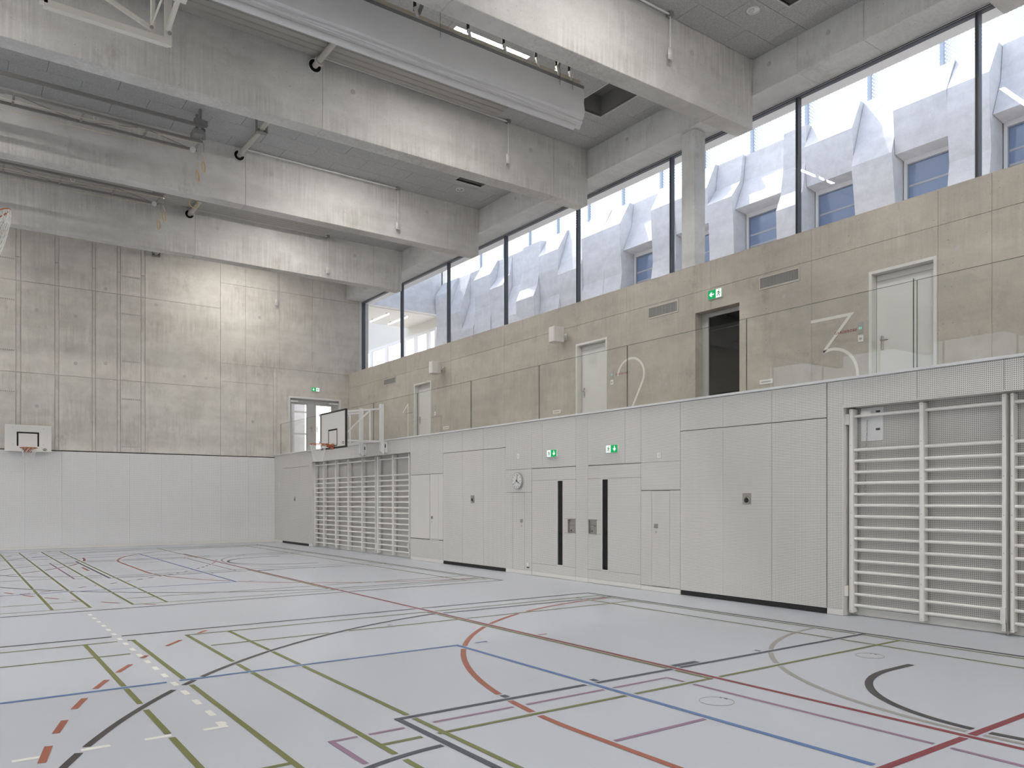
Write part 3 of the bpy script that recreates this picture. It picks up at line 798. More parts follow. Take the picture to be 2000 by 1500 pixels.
# ------------------------------------------------------------------ gallery doors
def gallery_door(n, y0, y1, label, split=False):
    d = thing('door_%d' % n, (XC, (y0 + y1) / 2, 3.09), label, 'door', 'white gallery doors', 'structure')
    t_ = .052; top = 5.325
    f = MB()
    for a, b in ((y0 - .0, y0 + t_), (y1 - t_, y1 + .0)): f.box((XC - .012, XC + .19), (a, b), (3.09, top))
    f.box((XC - .012, XC + .19), (y0 + t_, y1 - t_), (top - t_, top))
    f.build('frame', 'door_white', d, bevel=.003)
    leaf = box('leaf', (XC + .14, XC + .19), (y0 + t_ + .003, y1 - t_ - .003), (3.10, top - t_ - .004), 'door_white', d, bevel=.002)
    box('transom_joint', (XC + .137, XC + .141), (y0 + t_, y1 - t_), (5.165, 5.172), 'frame_grey', leaf)
    box('hinge_joint', (XC + .137, XC + .141), (y1 - t_ - .012, y1 - t_ - .004), (3.1, top - t_), 'frame_grey', leaf)
    if split: box('glass_slit', (XC + .136, XC + .141), (6.437, 6.455), (3.1, 5.09), 'mullion_dark', leaf)
    yh = y1 - .155
    pl = MB().tube([(XC + .135, yh, 4.03), (XC + .135, yh, 4.25)], .022, 10).build('handle_plate', 'brushed_steel', d, smooth=True)
    MB().tube([(XC + .13, yh, 4.17), (XC + .08, yh, 4.17), (XC + .08, yh - .13, 4.17)], .010, 8).build('lever', 'chrome', pl, smooth=True)
gallery_door(6, 21.714, 22.828, 'white changing room door behind the numeral one')
gallery_door(7, 13.51, 14.629, 'white changing room door beside the numeral two')
gallery_door(8, 6.012, 7.12, 'white changing room door beside the numeral three', True)
dd = thing('door_9', (XC + .2, 10.3, 3.09), 'dark glazed gallery door under the exit sign', 'door', kind='structure')
f = MB()
for a, b in ((9.757, 9.80), (10.69, 10.857)): f.box((XC + .20, XC + .27), (a, b), (3.09, 5.355))
f.box((XC + .20, XC + .27), (9.80, 10.69), (5.27, 5.355)); f.box((XC + .20, XC + .27), (9.80, 10.69), (3.09, 3.16))
f.build('frame', 'frame_grey', dd, bevel=.003)
box('glass', (XC + .23, XC + .24), (9.80, 10.69), (3.16, 5.27), 'glass_dark', dd)
box('transom', (XC + .215, XC + .228), (9.80, 10.69), (4.98, 4.995), 'black_paint', dd)
box('corridor_back', (12.94, 12.96), (9.5, 11.1), (3.0, 5.5), 'black_paint', dd)

# glazed double door in the far wall
d = thing('door_10', (11.12, YF, 3.09), 'grey glazed double door at the far gallery end', 'door', kind='structure')
f = MB()
for a, b in ((10.10, 10.165), (12.075, 12.14)): f.box((a, b), (YF - .01, YF + .16), (3.09, 5.325))
f.box((10.165, 12.075), (YF - .01, YF + .16), (5.26, 5.325)); f.build('frame', 'window_frame_white', d, bevel=.003)
for x0, x1, gx0, gx1 in ((10.17, 11.115, 10.245, 10.82), (11.125, 12.07, 11.19, 11.79)):
    lf = MB()
    for r in subtract([(x0, x1, 3.10, 5.255)], [(gx0, gx1, 3.25, 5.05)]): lf.box((r[0], r[1]), (YF + .08, YF + .13), (r[2], r[3]))
    lo = lf.build('leaf', 'door_grey', d)
    box('glass', (gx0, gx1), (YF + .10, YF + .11), (3.25, 5.05), 'glass_window', lo)
    xh = 11.02 if x0 < 11 else 11.22
    MB().tube([(xh, YF + .075, 4.05), (xh, YF + .075, 4.27)], .018, 8).build('handle_plate', 'brushed_steel', lo)
    MB().tube([(xh, YF + .07, 4.18), (xh, YF + .03, 4.18), (xh + (-.12 if x0 < 11 else .12), YF + .03, 4.18)], .009, 8).build('lever', 'chrome', lo)
    box('door_closer', (x0 + .02 if x0 < 11 else x0 + .55, x0 + .30 if x0 < 11 else x1 - .02), (YF + .02, YF + .08), (5.12, 5.18), 'white_steel', lo)
box('head_strip', (10.165, 12.075), (YF + .06, YF + .15), (5.20, 5.26), 'frame_grey', d)

# signs, grilles, speakers and switches of the gallery wall
def stroke(poly, w, x, name, parent, mat='numeral_white'):
    mb = MB(); n = len(poly); P = [Vector((p_[0], p_[1])) for p_ in poly]; vv = []
    for q in range(n):
        if q == 0: nn = (P[1] - P[0])
        elif q == n - 1: nn = P[-1] - P[-2]
        else:
            d1 = (P[q] - P[q - 1]).normalized(); d2 = (P[q + 1] - P[q]).normalized(); nn = d1 + d2
            if nn.length < .3: nn = d2
        nn.normalize(); k = 1.0
        if 0 < q < n - 1: k = 1 / max(.35, abs(nn.dot((P[q + 1] - P[q]).normalized())))
        off = Vector((-nn.y, nn.x)) * w / 2 * k
        for s in (1, -1): vv.append((x, P[q].x + s * off.x, P[q].y + s * off.y))
    for q in range(n):
        for s in (0, 1): v_ = vv[2 * q + s]; vv.append((x - .003, v_[1], v_[2]))
    m2 = 2 * n; fs = []
    for q in range(n - 1):
        a, b, c, e = 2 * q, 2 * q + 1, 2 * q + 3, 2 * q + 2
        fs += [(a + m2, b + m2, c + m2, e + m2), (a, e, e + m2, a + m2), (b, b + m2, c + m2, c)]
    fs += [(0, m2, m2 + 1, 1), (2 * n - 2, 2 * n - 1, m2 + 2 * n - 1, m2 + 2 * n - 2)]
    mb.add(vv, fs); return mb.build(name, mat, parent)
WX = XC - .001
o = thing('painted_numeral', (WX, 7.7, 3.2), 'large white numeral three beside the changing room door', 'numeral', 'wall numerals')
stroke([(8.20, 4.69), (7.435, 4.69), (7.955, 4.115)], .052, WX, 'bar_and_diagonal', o)
a3 = [(7.975, 4.10)] + [(7.835 + .515 * cos(a), 3.60 + .515 * sin(a)) for a in [radians(90 - 12 - k * 6) + 0 for k in range(0)]]
bow = [(7.955, 4.115), (7.85, 4.14)] + [(7.80 - .48 * sin(radians(k * 6)), 3.66 + .485 * cos(radians(k * 6))) for k in range(0, 31)]
stroke(bow, .052, WX, 'bow', o)
o = thing('painted_numeral', (WX, 12.7, 3.2), 'large white numeral two on the wall next to a changing room door', 'numeral', 'wall numerals')
two = [(12.735 + .415 * cos(radians(a)), 4.31 + .40 * sin(radians(a))) for a in range(12, 181, 6)]
two = [(13.15, 4.37)] + [(12.735 + .415 * cos(radians(a)), 4.33 + .38 * sin(radians(a))) for a in range(14, 211, 6)][1:] + [(12.50, 3.92), (12.63, 3.70), (12.95, 3.16)]
stroke(two, .052, WX, 'stroke', o)
stroke([(12.95, 3.17), (12.30, 3.17)], .052, WX, 'foot', o)
o = thing('painted_numeral', (WX, 23.4, 3.2), 'large white numeral one on the wall behind the swing-out backboard', 'numeral', 'wall numerals')
stroke([(23.62, 4.46), (23.255, 4.71), (23.255, 3.16)], .052, WX, 'stroke', o)

def text_mesh(body, size):
    cu = bpy.data.curves.new('lettering', 'FONT'); cu.body = body; cu.size = size; cu.extrude = .001; cu.space_character = 1.08
    tmp = bpy.data.objects.new('lettering_source', cu); COL.objects.link(tmp); bpy.context.view_layer.update()
    me = bpy.data.meshes.new_from_object(tmp.evaluated_get(bpy.context.evaluated_depsgraph_get()))
    bpy.data.objects.remove(tmp); bpy.data.curves.remove(cu)
    me.materials.clear(); me.materials.append(M['print_red']); return me
def wall_text(body, number, y_left, z, size, label):
    o = thing('wall_lettering', (XC - .003, y_left - .2, z), label, 'lettering', 'red door lettering')
    x_off = 0
    for nm, tx in [('letter', c) for c in body] + [('number', number)]:
        if nm == 'number': x_off += size * .35
        me = text_mesh(tx, size); w = max(v.co.x for v in me.vertices)
        for v in me.vertices: v.co = Vector((-v.co.z, -v.co.x, v.co.y))
        t_ = bpy.data.objects.new(nm, me); link(t_, o, (XC - .003, y_left - x_off, z)); x_off += w + size * .10
wall_text('GARDEROBE', '3', 7.745, 4.385, .066, 'red GARDEROBE 3 lettering crossing the numeral three')
wall_text('GARDEROBE', '2', 13.235, 4.385, .066, 'red GARDEROBE 2 lettering crossing the numeral two')
wall_text('GARDEROBE', '1', 23.40, 4.385, .066, 'red GARDEROBE 1 lettering crossing the numeral one')

def vent(y0, y1, z0, z1, label):
    o = thing('air_grille', (XC, (y0 + y1) / 2, z0), label, 'vent', 'wall air grilles')
    f = MB()
    for r in subtract([(y0, y1, z0, z1)], [(y0 + .03, y1 - .03, z0 + .03, z1 - .03)]): f.box((XC - .012, XC + .005), (r[0], r[1]), (r[2], r[3]))
    f.build('frame', 'beige_steel', o)
    box('back', (XC - .001, XC + .002), (y0 + .03, y1 - .03), (z0 + .03, z1 - .03), 'grille_dark', o)
    n = int((y1 - y0 - .06) / .018)
    for k in range(n):
        box('louver', (XC - .009, XC - .001), (y0 + .033 + k * .018, y0 + .040 + k * .018), (z0 + .03, z1 - .03), 'frame_grey', o)
vent(24.138, 25.033, 5.53, 5.76, 'air grille on the gallery wall by the far corner')
vent(11.318, 12.194, 5.48, 5.745, 'air grille between a speaker and the dark door')
vent(8.416, 9.294, 5.485, 5.735, 'air grille between the exit sign and numeral three door')

def speaker(y, label):
    o = thing('loudspeaker', (XC - .25, y, 5.40), label, 'speaker', 'wall loudspeakers')
    MB().prism([(-.11, -.16), (.11, -.16), (.15, .0), (.15, .13), (-.15, .13), (-.15, .0)], lambda u, v, d: (XC - .30 + v, y + u, d), 5.40, 5.775).build('cabinet', 'speaker_white', o, bevel=.012)
    MB().box((XC - .464, XC - .458), (y - .095, y + .095), (5.425, 5.75)).build('grille', 'speaker_white', o)
    br = MB().box((XC - .17, XC - .01), (y - .02, y + .02), (5.55, 5.60)); br.box((XC - .012, XC), (y - .05, y + .05), (5.50, 5.65)); br.build('bracket', 'white_steel', o)
speaker(15.02, 'white loudspeaker on the wall above the numeral two door')
speaker(20.95, 'white loudspeaker on the wall above the numeral one door')

def low_plate(y0, y1, z0, z1, label):
    o = plate('wall_luminaire', y0, y1, z0, z1, label, 'luminaire', x=XC, mat='socket_white', group='low wall plates')
    box('slot', (XC - .0115, XC - .0095), (y0 + .04, y1 - .04), ((z0 + z1) / 2 - .012, (z0 + z1) / 2 + .012), 'frame_grey', o)
low_plate(8.988, 9.283, 3.70, 3.79, 'flat white wall plate below the numeral three')
low_plate(15.22, 15.52, 3.70, 3.79, 'flat white wall plate next to the numeral two door')
low_plate(20.6, 20.95, 3.70, 3.79, 'flat white wall plate next to the numeral one door')
for y0, lab in ((7.219, 'three'), (13.30, 'two'), (21.42, 'one')):
    o = plate('access_display', y0, y0 + .095, 4.33, 4.515, 'small lit door display beside the numeral %s door' % lab, 'display', x=XC, mat='frame_grey', group='door displays')
    for q in (.025, .055): MB().box((XC - .012, XC - .009), (y0 + q, y0 + q + .016), (4.40, 4.44)).build('lit_symbol', 'display', o)
    o = plate('wall_switch', y0 - .005, y0 + .09, 4.185, 4.30, 'small white switch below the display by door %s' % lab, 'switch', x=XC, group='door switches')
    box('rocker', (XC - .013, XC - .009), (y0 + .02, y0 + .065), (4.225, 4.26), 'frame_grey', o)

# ------------------------------------------------------------------ wall bars
RUNGS = [2.631, 2.187] + [2.041 - .146 * k for k in range(14)]
RUNG_MESH = {}
def wall_bars(posts, label, hinged=None, rungs=RUNGS):
    """posts: (y_low, y_high) of each upright"""
    o = thing('wall_bars', (9.70, (posts[0][0] + posts[-1][1]) / 2, .04), label, 'wall bars', 'climbing wall bars')
    for a, b in posts: box('upright', (9.65, 9.77), (a, b), (.045, 2.728), 'white_lacquer', o, bevel=.006)
    for (a0, b0), (a1, b1) in zip(posts, posts[1:]):
        for z in rungs:
            ln = round(a1 - b0 + .01, 3)
            if ln not in RUNG_MESH:
                ob = MB().tube([(9.70, b0 - .005, z), (9.70, a1 + .005, z)], .0195, 12).build('rung', 'white_lacquer', o, smooth=True)
                RUNG_MESH[ln] = ob.data
            else:
                ob = bpy.data.objects.new('rung', RUNG_MESH[ln]); link(ob, o, (9.70, (b0 + a1) / 2, z - .0195))
    for a, b in posts:
        for z in (.07, .5, .93, 1.36, 1.8, 2.25, 2.70):
            MB().disc((9.651, (a + b) / 2, z), (-1, 0, 0), .006, .003, 8).build('screw', 'frame_grey', o)
    if hinged is not None:
        yh, yl = hinged
        MB().box((9.63, 9.66), (yh - .02, yh + .05), (2.52, 2.66)).build('hinge_plate', 'white_lacquer', o)
        MB().box((9.60, 9.66), (yh + .0, yh + .05), (.26, .40)).build('lower_hinge', 'white_lacquer', o)
        lk = MB().box((9.63, 9.65), (yl - .02, yl + .03), (.13, .32)).build('latch_lever', 'white_lacquer', o)
        MB().tube([(9.66, yl - .035, .004), (9.66, yl - .035, .16)], .011, 8).build('floor_bolt', 'brushed_steel', o)
    return o
big_bars = wall_bars([(3.901, 3.945), (4.820, 4.870), (5.737, 5.791)], 'big white hinged wall bars next to the wide gate', (5.80, 3.92))
wall_bars([(1.85, 1.885), (2.82, 2.87), (3.823, 3.856)], 'white wall bars cut off by the picture edge')
wall_bars([(19.935, 19.965)] + [(y - .0225, y + .0225) for y in (20.82, 21.78, 22.71, 23.66)] + [(24.385, 24.415)], 'fixed white five-bay wall bars below the swing-out backboard')
wall_bars([(17.94, 17.99), (18.875, 18.925), (19.79, 19.84)], 'hinged white two-bay wall bars beside the smooth hatch', (17.90, 19.85))
# steel locking plate and chain behind the big wall bars
o = box('locking_plate', (9.785, 9.80), (5.40, 5.70), (2.30, 2.74), 'white_steel', big_bars, bevel=.003)
for z in (2.68, 2.45): MB().tube([(9.784, 5.44, z), (9.784, 5.49, z)], .014, 8).build('slot_bolt', 'grille_dark', o)
MB().bar((9.72, 5.66, 2.66), (9.72, 5.52, 2.66), .03, .05).build('lock_arm', 'white_lacquer', o)
ch = MB()
for k in range(28):
    z = 2.56 - k * .034
    ch.tube([(9.76 + (.008 * cos(a * pi / 3) if k % 2 else 0), 5.60 + .008 * (cos(a * pi / 3) if not k % 2 else 0) + k * .0012, z + .02 * sin(a * pi / 3)) for a in range(6)], .0028, 5, closed=True)
ch.build('chain', 'chrome', o)

# ------------------------------------------------------------------ basketball
def net_mesh(c, r0, r1, h, n=12, rows=6, r=.004, sway=(0, 0)):
    mb = MB()
    def pt(i, j):
        f = j / rows; rr = r0 + (r1 - r0) * f ** .75
        a = 2 * pi * (i + (j % 2) * .5) / n
        return Vector((c[0] + rr * cos(a) + sway[0] * f * f, c[1] + rr * sin(a) + sway[1] * f * f, c[2] - h * f))
    for j in range(rows):
        for i in range(n):
            mb.tube([pt(i, j), pt(i, j + 1)], r, 4, caps=False)
            mb.tube([pt(i, j), pt(i - 1 if j % 2 == 0 else i + 1, j + 1)], r, 4, caps=False)
    return mb
def hoop(o, c, back, r=.225):
    """ring with net; back points from the ring to the board"""
    ring = MB().tube([(c[0] + r * cos(a * pi / 20), c[1] + r * sin(a * pi / 20), c[2]) for a in range(40)], .010, 8, closed=True).build('ring', 'hoop_orange', o, smooth=True)
    b = Vector(back); side = Vector((-b.y, b.x, 0)); C = Vector(c)
    e = MB()
    for s in (-1, 1): e.bar(C + b * (r + .155) + side * s * .07 - Vector((0, 0, .055)), C + b * r * .72 + side * s * .15, .012, .05)
    e.bar(C + b * (r + .155) - Vector((0, 0, .04)), C + b * r, .12, .014)
    e.bar(C + b * (r + .150) - Vector((0, 0, .05)), C + b * (r + .165) - Vector((0, 0, .05)), .20, .15)
    e.build('bracket', 'hoop_orange', o)
    for k in range(12):
        a = 2 * pi * k / 12
        MB().tube([(c[0] + r * cos(a), c[1] + r * sin(a), c[2]), (c[0] + (r - .012) * cos(a), c[1] + (r - .012) * sin(a), c[2] - .028)], .004, 5).build('net_hook', 'net_white', ring)
    net_mesh((c[0], c[1], c[2] - .02), r - .01, .115, .43, r=.0034).build('net', 'net_white', o)
# far wall backboard
bx, by_ = 1.965, 27.86
o = thing('basketball_hoop', (bx, YF, 3.0), 'white wall-mounted backboard with orange hoop on the far end wall', 'basketball hoop', 'basketball hoops')
board = MB().box((bx - .605, bx + .605), (by_ - .03, by_), (2.985, 3.79)).build('backboard', 'board_white', o, bevel=.004)
f = MB()
for r in subtract([(bx - .30, bx + .28, 3.145, 3.575)], [(bx - .255, bx + .235, 3.12, 3.53)]): f.box((r[0], r[1]), (by_ - .0315, by_ - .029), (r[2], r[3]))
f.build('target_square', 'black_print', board)
em = MB().tube([(bx + .43 + .05 * cos(a * pi / 10), by_ - .031, 3.055 + .03 * sin(a * pi / 10)) for a in range(20)], .006, 5, closed=True)
em.tube([(bx + .43 + .018 * cos(a * pi / 6), by_ - .031, 3.055 + .018 * sin(a * pi / 6)) for a in range(12)], .005, 5, closed=True); em.build('emblem', 'black_print', board)
for x in (-.40, .40):
    for z in (3.20, 3.70): MB().disc((bx + x, by_ - .03, z), (0, -1, 0), .011, .004, 10).build('bolt', 'frame_grey', board)
w_ = MB()
for x in (-.40, .40): w_.box((bx + x - .03, bx + x + .03), (by_, YF - .002), (3.15, 3.75))
w_.build('wall_bracket', 'white_steel', o)
hoop(o, (bx - .02, by_ - .41, 3.075), (0, 1, 0))

# swing-out backboard on the right wall
ox = 8.19; oy0, oy1 = 18.60, 20.25; oz0, oz1 = 2.865, 3.85
o = thing('basketball_hoop', (XR - .1, 19.5, 2.8), 'swing-out backboard with black edge on a white truss arm', 'basketball hoop', 'basketball hoops')
board = MB().box((ox, ox + .03), (oy0 + .02, oy1 - .02), (oz0 + .02, oz1 - .02)).build('backboard', 'board_white', o)
f = MB()
for r in subtract([(oy0, oy1, oz0, oz1)], [(oy0 + .045, oy1 - .045, oz0 + .045, oz1 - .045)]): f.box((ox - .006, ox + .045), (r[0], r[1]), (r[2], r[3]))
f.build('edge_padding', 'black_rubber', board, bevel=.006)
f = MB()
for r in subtract([(19.14, 19.73, 2.93, 3.38)], [(19.18, 19.69, 2.95, 3.34)]): f.box((ox - .002, ox + .001), (r[0], r[1]), (r[2], r[3]))
f.build('target_square', 'black_print', board)
em = MB().tube([(ox - .001, 18.77 + .045 * cos(a * pi / 10), 2.99 + .03 * sin(a * pi / 10)) for a in range(20)], .006, 5, closed=True).build('emblem', 'black_print', board)
hoop(o, (ox - .42, 19.39, 2.965), (1, 0, 0))
POST_Y = (19.22, 20.50)
for y in POST_Y:
    ps = box('wall_post', (XR - .135, XR - .035), (y - .05, y + .05), (2.83, 4.11), 'white_steel', o, bevel=.004)
    MB().prism([(-.02, 2.80), (.24, 2.80), (.24, 3.10), (-.02, 3.10)], lambda u, v, d: (XR - .034 + d, y - .14 + u - .02, v), 0, .030).build('fixing_plate', 'white_steel', ps)
    MB().prism([(XR - .135, 2.83), (XR - .035, 2.74), (XR - .035, 2.83)], lambda u, v, d: (u, d, v), y - .05, y + .05).build('post_foot', 'white_steel', ps)
    MB().box((XR - .035, XR - .029), (y - .16, y - .09), (2.93, 3.02)).build('bolt', 'grille_dark', ps)
arm = MB()
for y in POST_Y:
    yb = y - .02
    for z in (3.98, 3.10): arm.bar((XR - .10, y, z), (ox + .06, yb, z - (.16 if z > 3.5 else .02)), .045, .045)
    arm.bar((ox + .10, yb, 3.80), (ox + .10, yb, 3.08), .045, .045); arm.bar((9.15, y, 3.93), (9.15, y, 3.10), .035, .035)
    arm.bar((ox + .12, yb, 3.12), (9.13, y, 3.90), .035, .035)
for z in (3.84, 3.10): arm.bar((ox + .06, POST_Y[0], z), (ox + .06, POST_Y[1], z), .04, .04)
arm.bar((9.2, POST_Y[0], 3.95), (ox + .1, POST_Y[1], 3.83), .03, .03); arm.bar((9.15, POST_Y[0], 3.10), (9.15, POST_Y[1], 3.10), .03, .03)
arm.build('truss_arm', 'white_steel', o)

# raised hoop whose net hangs into the picture
o = thing('basketball_hoop', (.25, 14.7, 5.3), 'raised ceiling hoop with white net at the picture edge', 'basketball hoop', 'basketball hoops')
ring_c = Vector((.56, 14.6, 5.95))
MB().tube([(.56 + .225 * cos(a * pi / 20), 14.6 + .225 * sin(a * pi / 20), 5.95 + .14 * cos(a * pi / 20)) for a in range(40)], .010, 8, closed=True).build('ring', 'hoop_orange', o, smooth=True)
mb = MB(); nn = 14; rows = 7
def npt(i, j):
    f_ = j / rows; a = 2 * pi * (i + (j % 2) * .5) / nn
    top = Vector((.56 + .225 * cos(a), 14.6 + .225 * sin(a), 5.95 + .14 * cos(a)))
    rr = .225 - .06 * f_ - .10 * f_ * f_
    low = Vector((.59 + rr * cos(a), 14.6 + rr * sin(a), 5.95 - .58 * f_ + (.14 * cos(a)) * (1 - f_)))
    return low if j else top
for j in range(rows):
    for i in range(nn):
        mb.tube([npt(i, j), npt(i, j + 1)], .0055, 4, caps=False)
        mb.tube([npt(i, j), npt(i - 1 if j % 2 == 0 else i + 1, j + 1)], .0055, 4, caps=False)
mb.build('net', 'net_white', o)
MB().box((.16, .19), (13.85, 15.35), (5.75, 6.75)).build('backboard', 'board_white', o, bevel=.005)
h_ = MB()
for y in (14.2, 15.0): MB().tube([(.12, y, 6.6), (.0, y, 9.84)], .03, 8).build('hanger', 'beige_steel', o)
h_.tube([(.14, 14.6, 6.0), (.36, 14.6, 5.83)], .025, 8); h_.build('ring_arm', 'beige_steel', o)

# folded steel frame of a ceiling backstop, upper corner of the picture
o = thing('steel_frame', (1.9, 11.7, 7.8), 'beige folded steel bracket frame hanging below the second beam', 'steel frame')
FY = 11.55
fr = MB()
fr.bar((.98, FY, 7.84), (2.47, FY, 7.84), .09, .09); fr.bar((.98, FY, 7.84), (.98, FY, 9.6), .09, .09)
fr.build('lower_chord', 'cream_steel', o)
MB().bar((2.46, FY, 7.80), (2.46, FY, 9.6), .055, .09).build('upright', 'cream_steel', o)
MB().bar((2.27, FY + .02, 7.93), (2.27, FY + .02, 9.6), .05, .05).build('upright', 'cream_steel', o)
MB().bar((1.68, FY, 8.18), (2.26, FY, 7.96), .05, .05).build('diagonal', 'cream_steel', o)
MB().bar((1.68, FY, 8.18), (1.1, FY, 8.38), .05, .05).build('diagonal', 'cream_steel', o)
MB().bar((1.2, FY - .35, 8.33), (2.62, FY - .35, 8.33), .10, .11).build('upper_chord', 'cream_steel', o)
MB().bar((2.45, FY + .03, 7.97), (2.52, FY - .33, 8.30), .05, .05).build('strut', 'cream_steel', o)
MB().tube([(2.24, FY, 7.97), (2.33, FY - .3, 8.28)], .014, 8).build('strut', 'cream_steel', o)
for x in (2.24, 2.47): MB().disc((x, FY - .05, 7.95), (0, -1, 0), .025, .02, 12).build('bolt', 'chrome', o)
g_ = MB()
for x in (1.0, 2.46): g_.box((x - .04, x + .04), (FY - .4, FY + .1), (9.58, ZC - .001))
g_.build('ceiling_bracket', 'cream_steel', o)

# ------------------------------------------------------------------ ring trusses under the ceiling
def ring_truss(x_end, y0, y1, z, label, ring_labels, x_start=-2.0, zr=None):
    o = thing('ring_truss', (x_end - 1.5, (y0 + y1) / 2, z), label, 'truss', 'gymnastic ring trusses')
    for y in (y0, y1): MB().bar((x_start, y, z), (x_end, y, z), .05, .05).build('chord', 'grey_steel', o)
    x = x_end - .05; k = 0
    while x > x_start:
        MB().bar((x, y0, z), (x, y1, z), .04, .03).build('cross_bar', 'grey_steel', o)
        MB().tube([(x, y0 if k % 2 else y1, z - .005), (x - 1.18, y1 if k % 2 else y0, z - .005)], .008, 6).build('brace', 'grey_steel', o)
        x -= 1.18 if k else 1.05; k += 1
    for y in (y0 - .28, y1 + .0):
        if y < y0: MB().bar((x_start, y, z + .22), (x_end - .05, y, z + .22), .045, .07).build('guide_rail', 'grey_steel', o)
    for y in (y0 - .28, y0): MB().bar((x_end - .12, y, z + .2), (x_end - .12, y, ZC), .05, .05).build('hanger', 'grey_steel', o)
    MB().box((x_end - .25, x_end + .02), (y0 - .32, y0 - .24), (z + .22, z + .34)).build('motor_bracket', 'motor_grey', o)
    MB().box((x_end - .25, x_end - .05), (y0 - .3, y0 + .02), (z + .03, z + .14)).build('motor_plate', 'grey_steel', o)
    for x in (.6, -1.2):
        MB().bar((x, y0, z), (x, y0, ZC), .04, .04).build('hanger', 'grey_steel', o)
        MB().bar((x, y0 - .28, z + .22), (x, y0 - .28, ZC), .04, .04).build('hanger', 'grey_steel', o)
    MB().tube([(x_end - .05, y0 - .20, z + .17), (x_end + .02, y0 + .02, z + .10)], .055, 14).build('motor', 'motor_grey', o, smooth=True)
    MB().disc((x_end - .12, y1 - .12, z - .06), (0, -1, 0), .06, .05, 18).build('pulley', 'white_steel', o, smooth=True)
    MB().tube([(x_end - 2.05 + .045 * cos(a * pi / 8), y0 + .1, z - .02 + .05 * sin(a * pi / 8)) for a in range(16)], .010, 6, closed=True).build('rope_guide', 'white_steel', o, smooth=True)
    for y, lab, drop in ((y0, ring_labels[0], .34), (y1, ring_labels[1], .36)):
        rg = thing('gymnastic_ring', (x_end + .02, y, z - .9), lab, 'ring', 'gymnastic rings')
        pts = [(x_start + (x_end - x_start) * q / 14, y - .03, z - .045 - .10 * sin(pi * q / 14)) for q in range(15)]
        MB().tube(pts, .007, 6).build('rope', 'rope', rg)
        ztop = z - .03; zc = ztop - drop - .17
        ch = MB()
        for q in range(6): zz = ztop - q * .028; ch.tube([(x_end + .02 + (.008 * cos(a * pi / 3) if q % 2 else 0), y + (0 if q % 2 else .008 * cos(a * pi / 3)), zz + .017 * sin(a * pi / 3)) for a in range(6)], .003, 5, closed=True)
        ch.build('chain', 'chrome', rg)
        MB().tube([(x_end + .02 - .03 * cos(a * pi / 10), y + .012 * sin(a * pi / 10), ztop - .16 - .13 * (1 - cos(a * pi / 10)) / 1.0 * .5 - .05) for a in range(20)], .009, 6, closed=True).build('strap', 'rope', rg)
        ang = radians(-59)
        MB().tube([(x_end + .02 + .105 * cos(a * pi / 14) * cos(ang), y - .105 * cos(a * pi / 14) * sin(ang), zc + .01 + .115 * sin(a * pi / 14)) for a in range(28)], .014, 8, closed=True).build('wooden_ring', 'wood_ring', rg, smooth=True)
ring_truss(4.48, 17.72, 18.22, 9.29, 'grey ladder-like ring truss under the ceiling before the third beam',
           ('wooden gymnastic ring hanging higher from the upper truss', 'wooden gymnastic ring hanging lower from the upper truss'))
ring_truss(4.52, 21.75, 22.40, 9.39, 'grey ladder-like ring truss seen below the third beam',
           ('wooden gymnastic ring hanging higher from the truss below the third beam', 'wooden gymnastic ring hanging lower from the truss below the third beam'))
rg = thing('gymnastic_ring', (5.0, 20.6, 8.7), 'wooden ring peeping out under the third beam', 'ring', 'gymnastic rings')
MB().tube([(4.99 + .105 * cos(a * pi / 14), 20.6, 8.96 + .11 * sin(a * pi / 14)) for a in range(28)], .014, 8, closed=True).build('wooden_ring', 'wood_ring', rg, smooth=True)
MB().tube([(4.99, 20.6, 9.06), (4.99, 20.6, ZC)], .006, 6).build('rope', 'rope', rg)

# drive shaft running through the beams
PX, PZ = 5.575, 9.665
for i, (ya, yb, lab) in enumerate(((BEAM_Y[1] + TB, BEAM_Y[2], 'pale steel drive shaft between the curtain and the second beam'),
                                   (BEAM_Y[2] + TB, BEAM_Y[3], 'pale steel drive shaft with clamp bracket behind the second beam'),
                                   (BEAM_Y[3] + TB, BEAM_Y[4], 'pale steel drive shaft below the third beam'),
                                   (BEAM_Y[4] + TB, YF, 'short pale drive shaft end before the far wall'))):
    o = thing('drive_shaft', (PX, (ya + yb) / 2, PZ - .1), lab, 'shaft', 'drive shafts through the beams')
    z_ = PZ
    MB().tube([(PX, ya, z_), (PX, yb - .0, z_)], .055, 14).build('tube', 'beige_steel', o, smooth=True)
    if i < 3:
        MB().disc((PX, yb - .012, z_), (0, -1, 0), .13, .008, 28).build('beam_opening', 'dark_gap', o)
        MB().tube([(PX + .13 * cos(a * pi / 16), yb - .012, z_ + .13 * sin(a * pi / 16)) for a in range(32)], .016, 6, closed=True).build('opening_rim', 'concrete_beam', o)
        MB().disc((PX + .01, yb - .20, z_ + .0), (0, -1, 0), .09, .06, 20).build('flange', 'beige_steel', o, smooth=True)
    yk = ya + (yb - ya) * (.62 if i == 1 else .66 if i == 2 else .965)
    if i:
        k = MB()
        for s in (-1, 1): k.box((PX + s * .11 - .012, PX + s * .11 + .012), (yk - .05, yk + .05), (z_ - .09, ZC - .001))
        k.box((PX - .12, PX + .12), (yk - .05, yk + .05), (z_ - .10, z_ - .075)); k.box((PX - .12, PX + .12), (yk + .035, yk + .05), (z_ - .10, z_ + .0)); k.build('clamp_bracket', 'grey_steel', o)

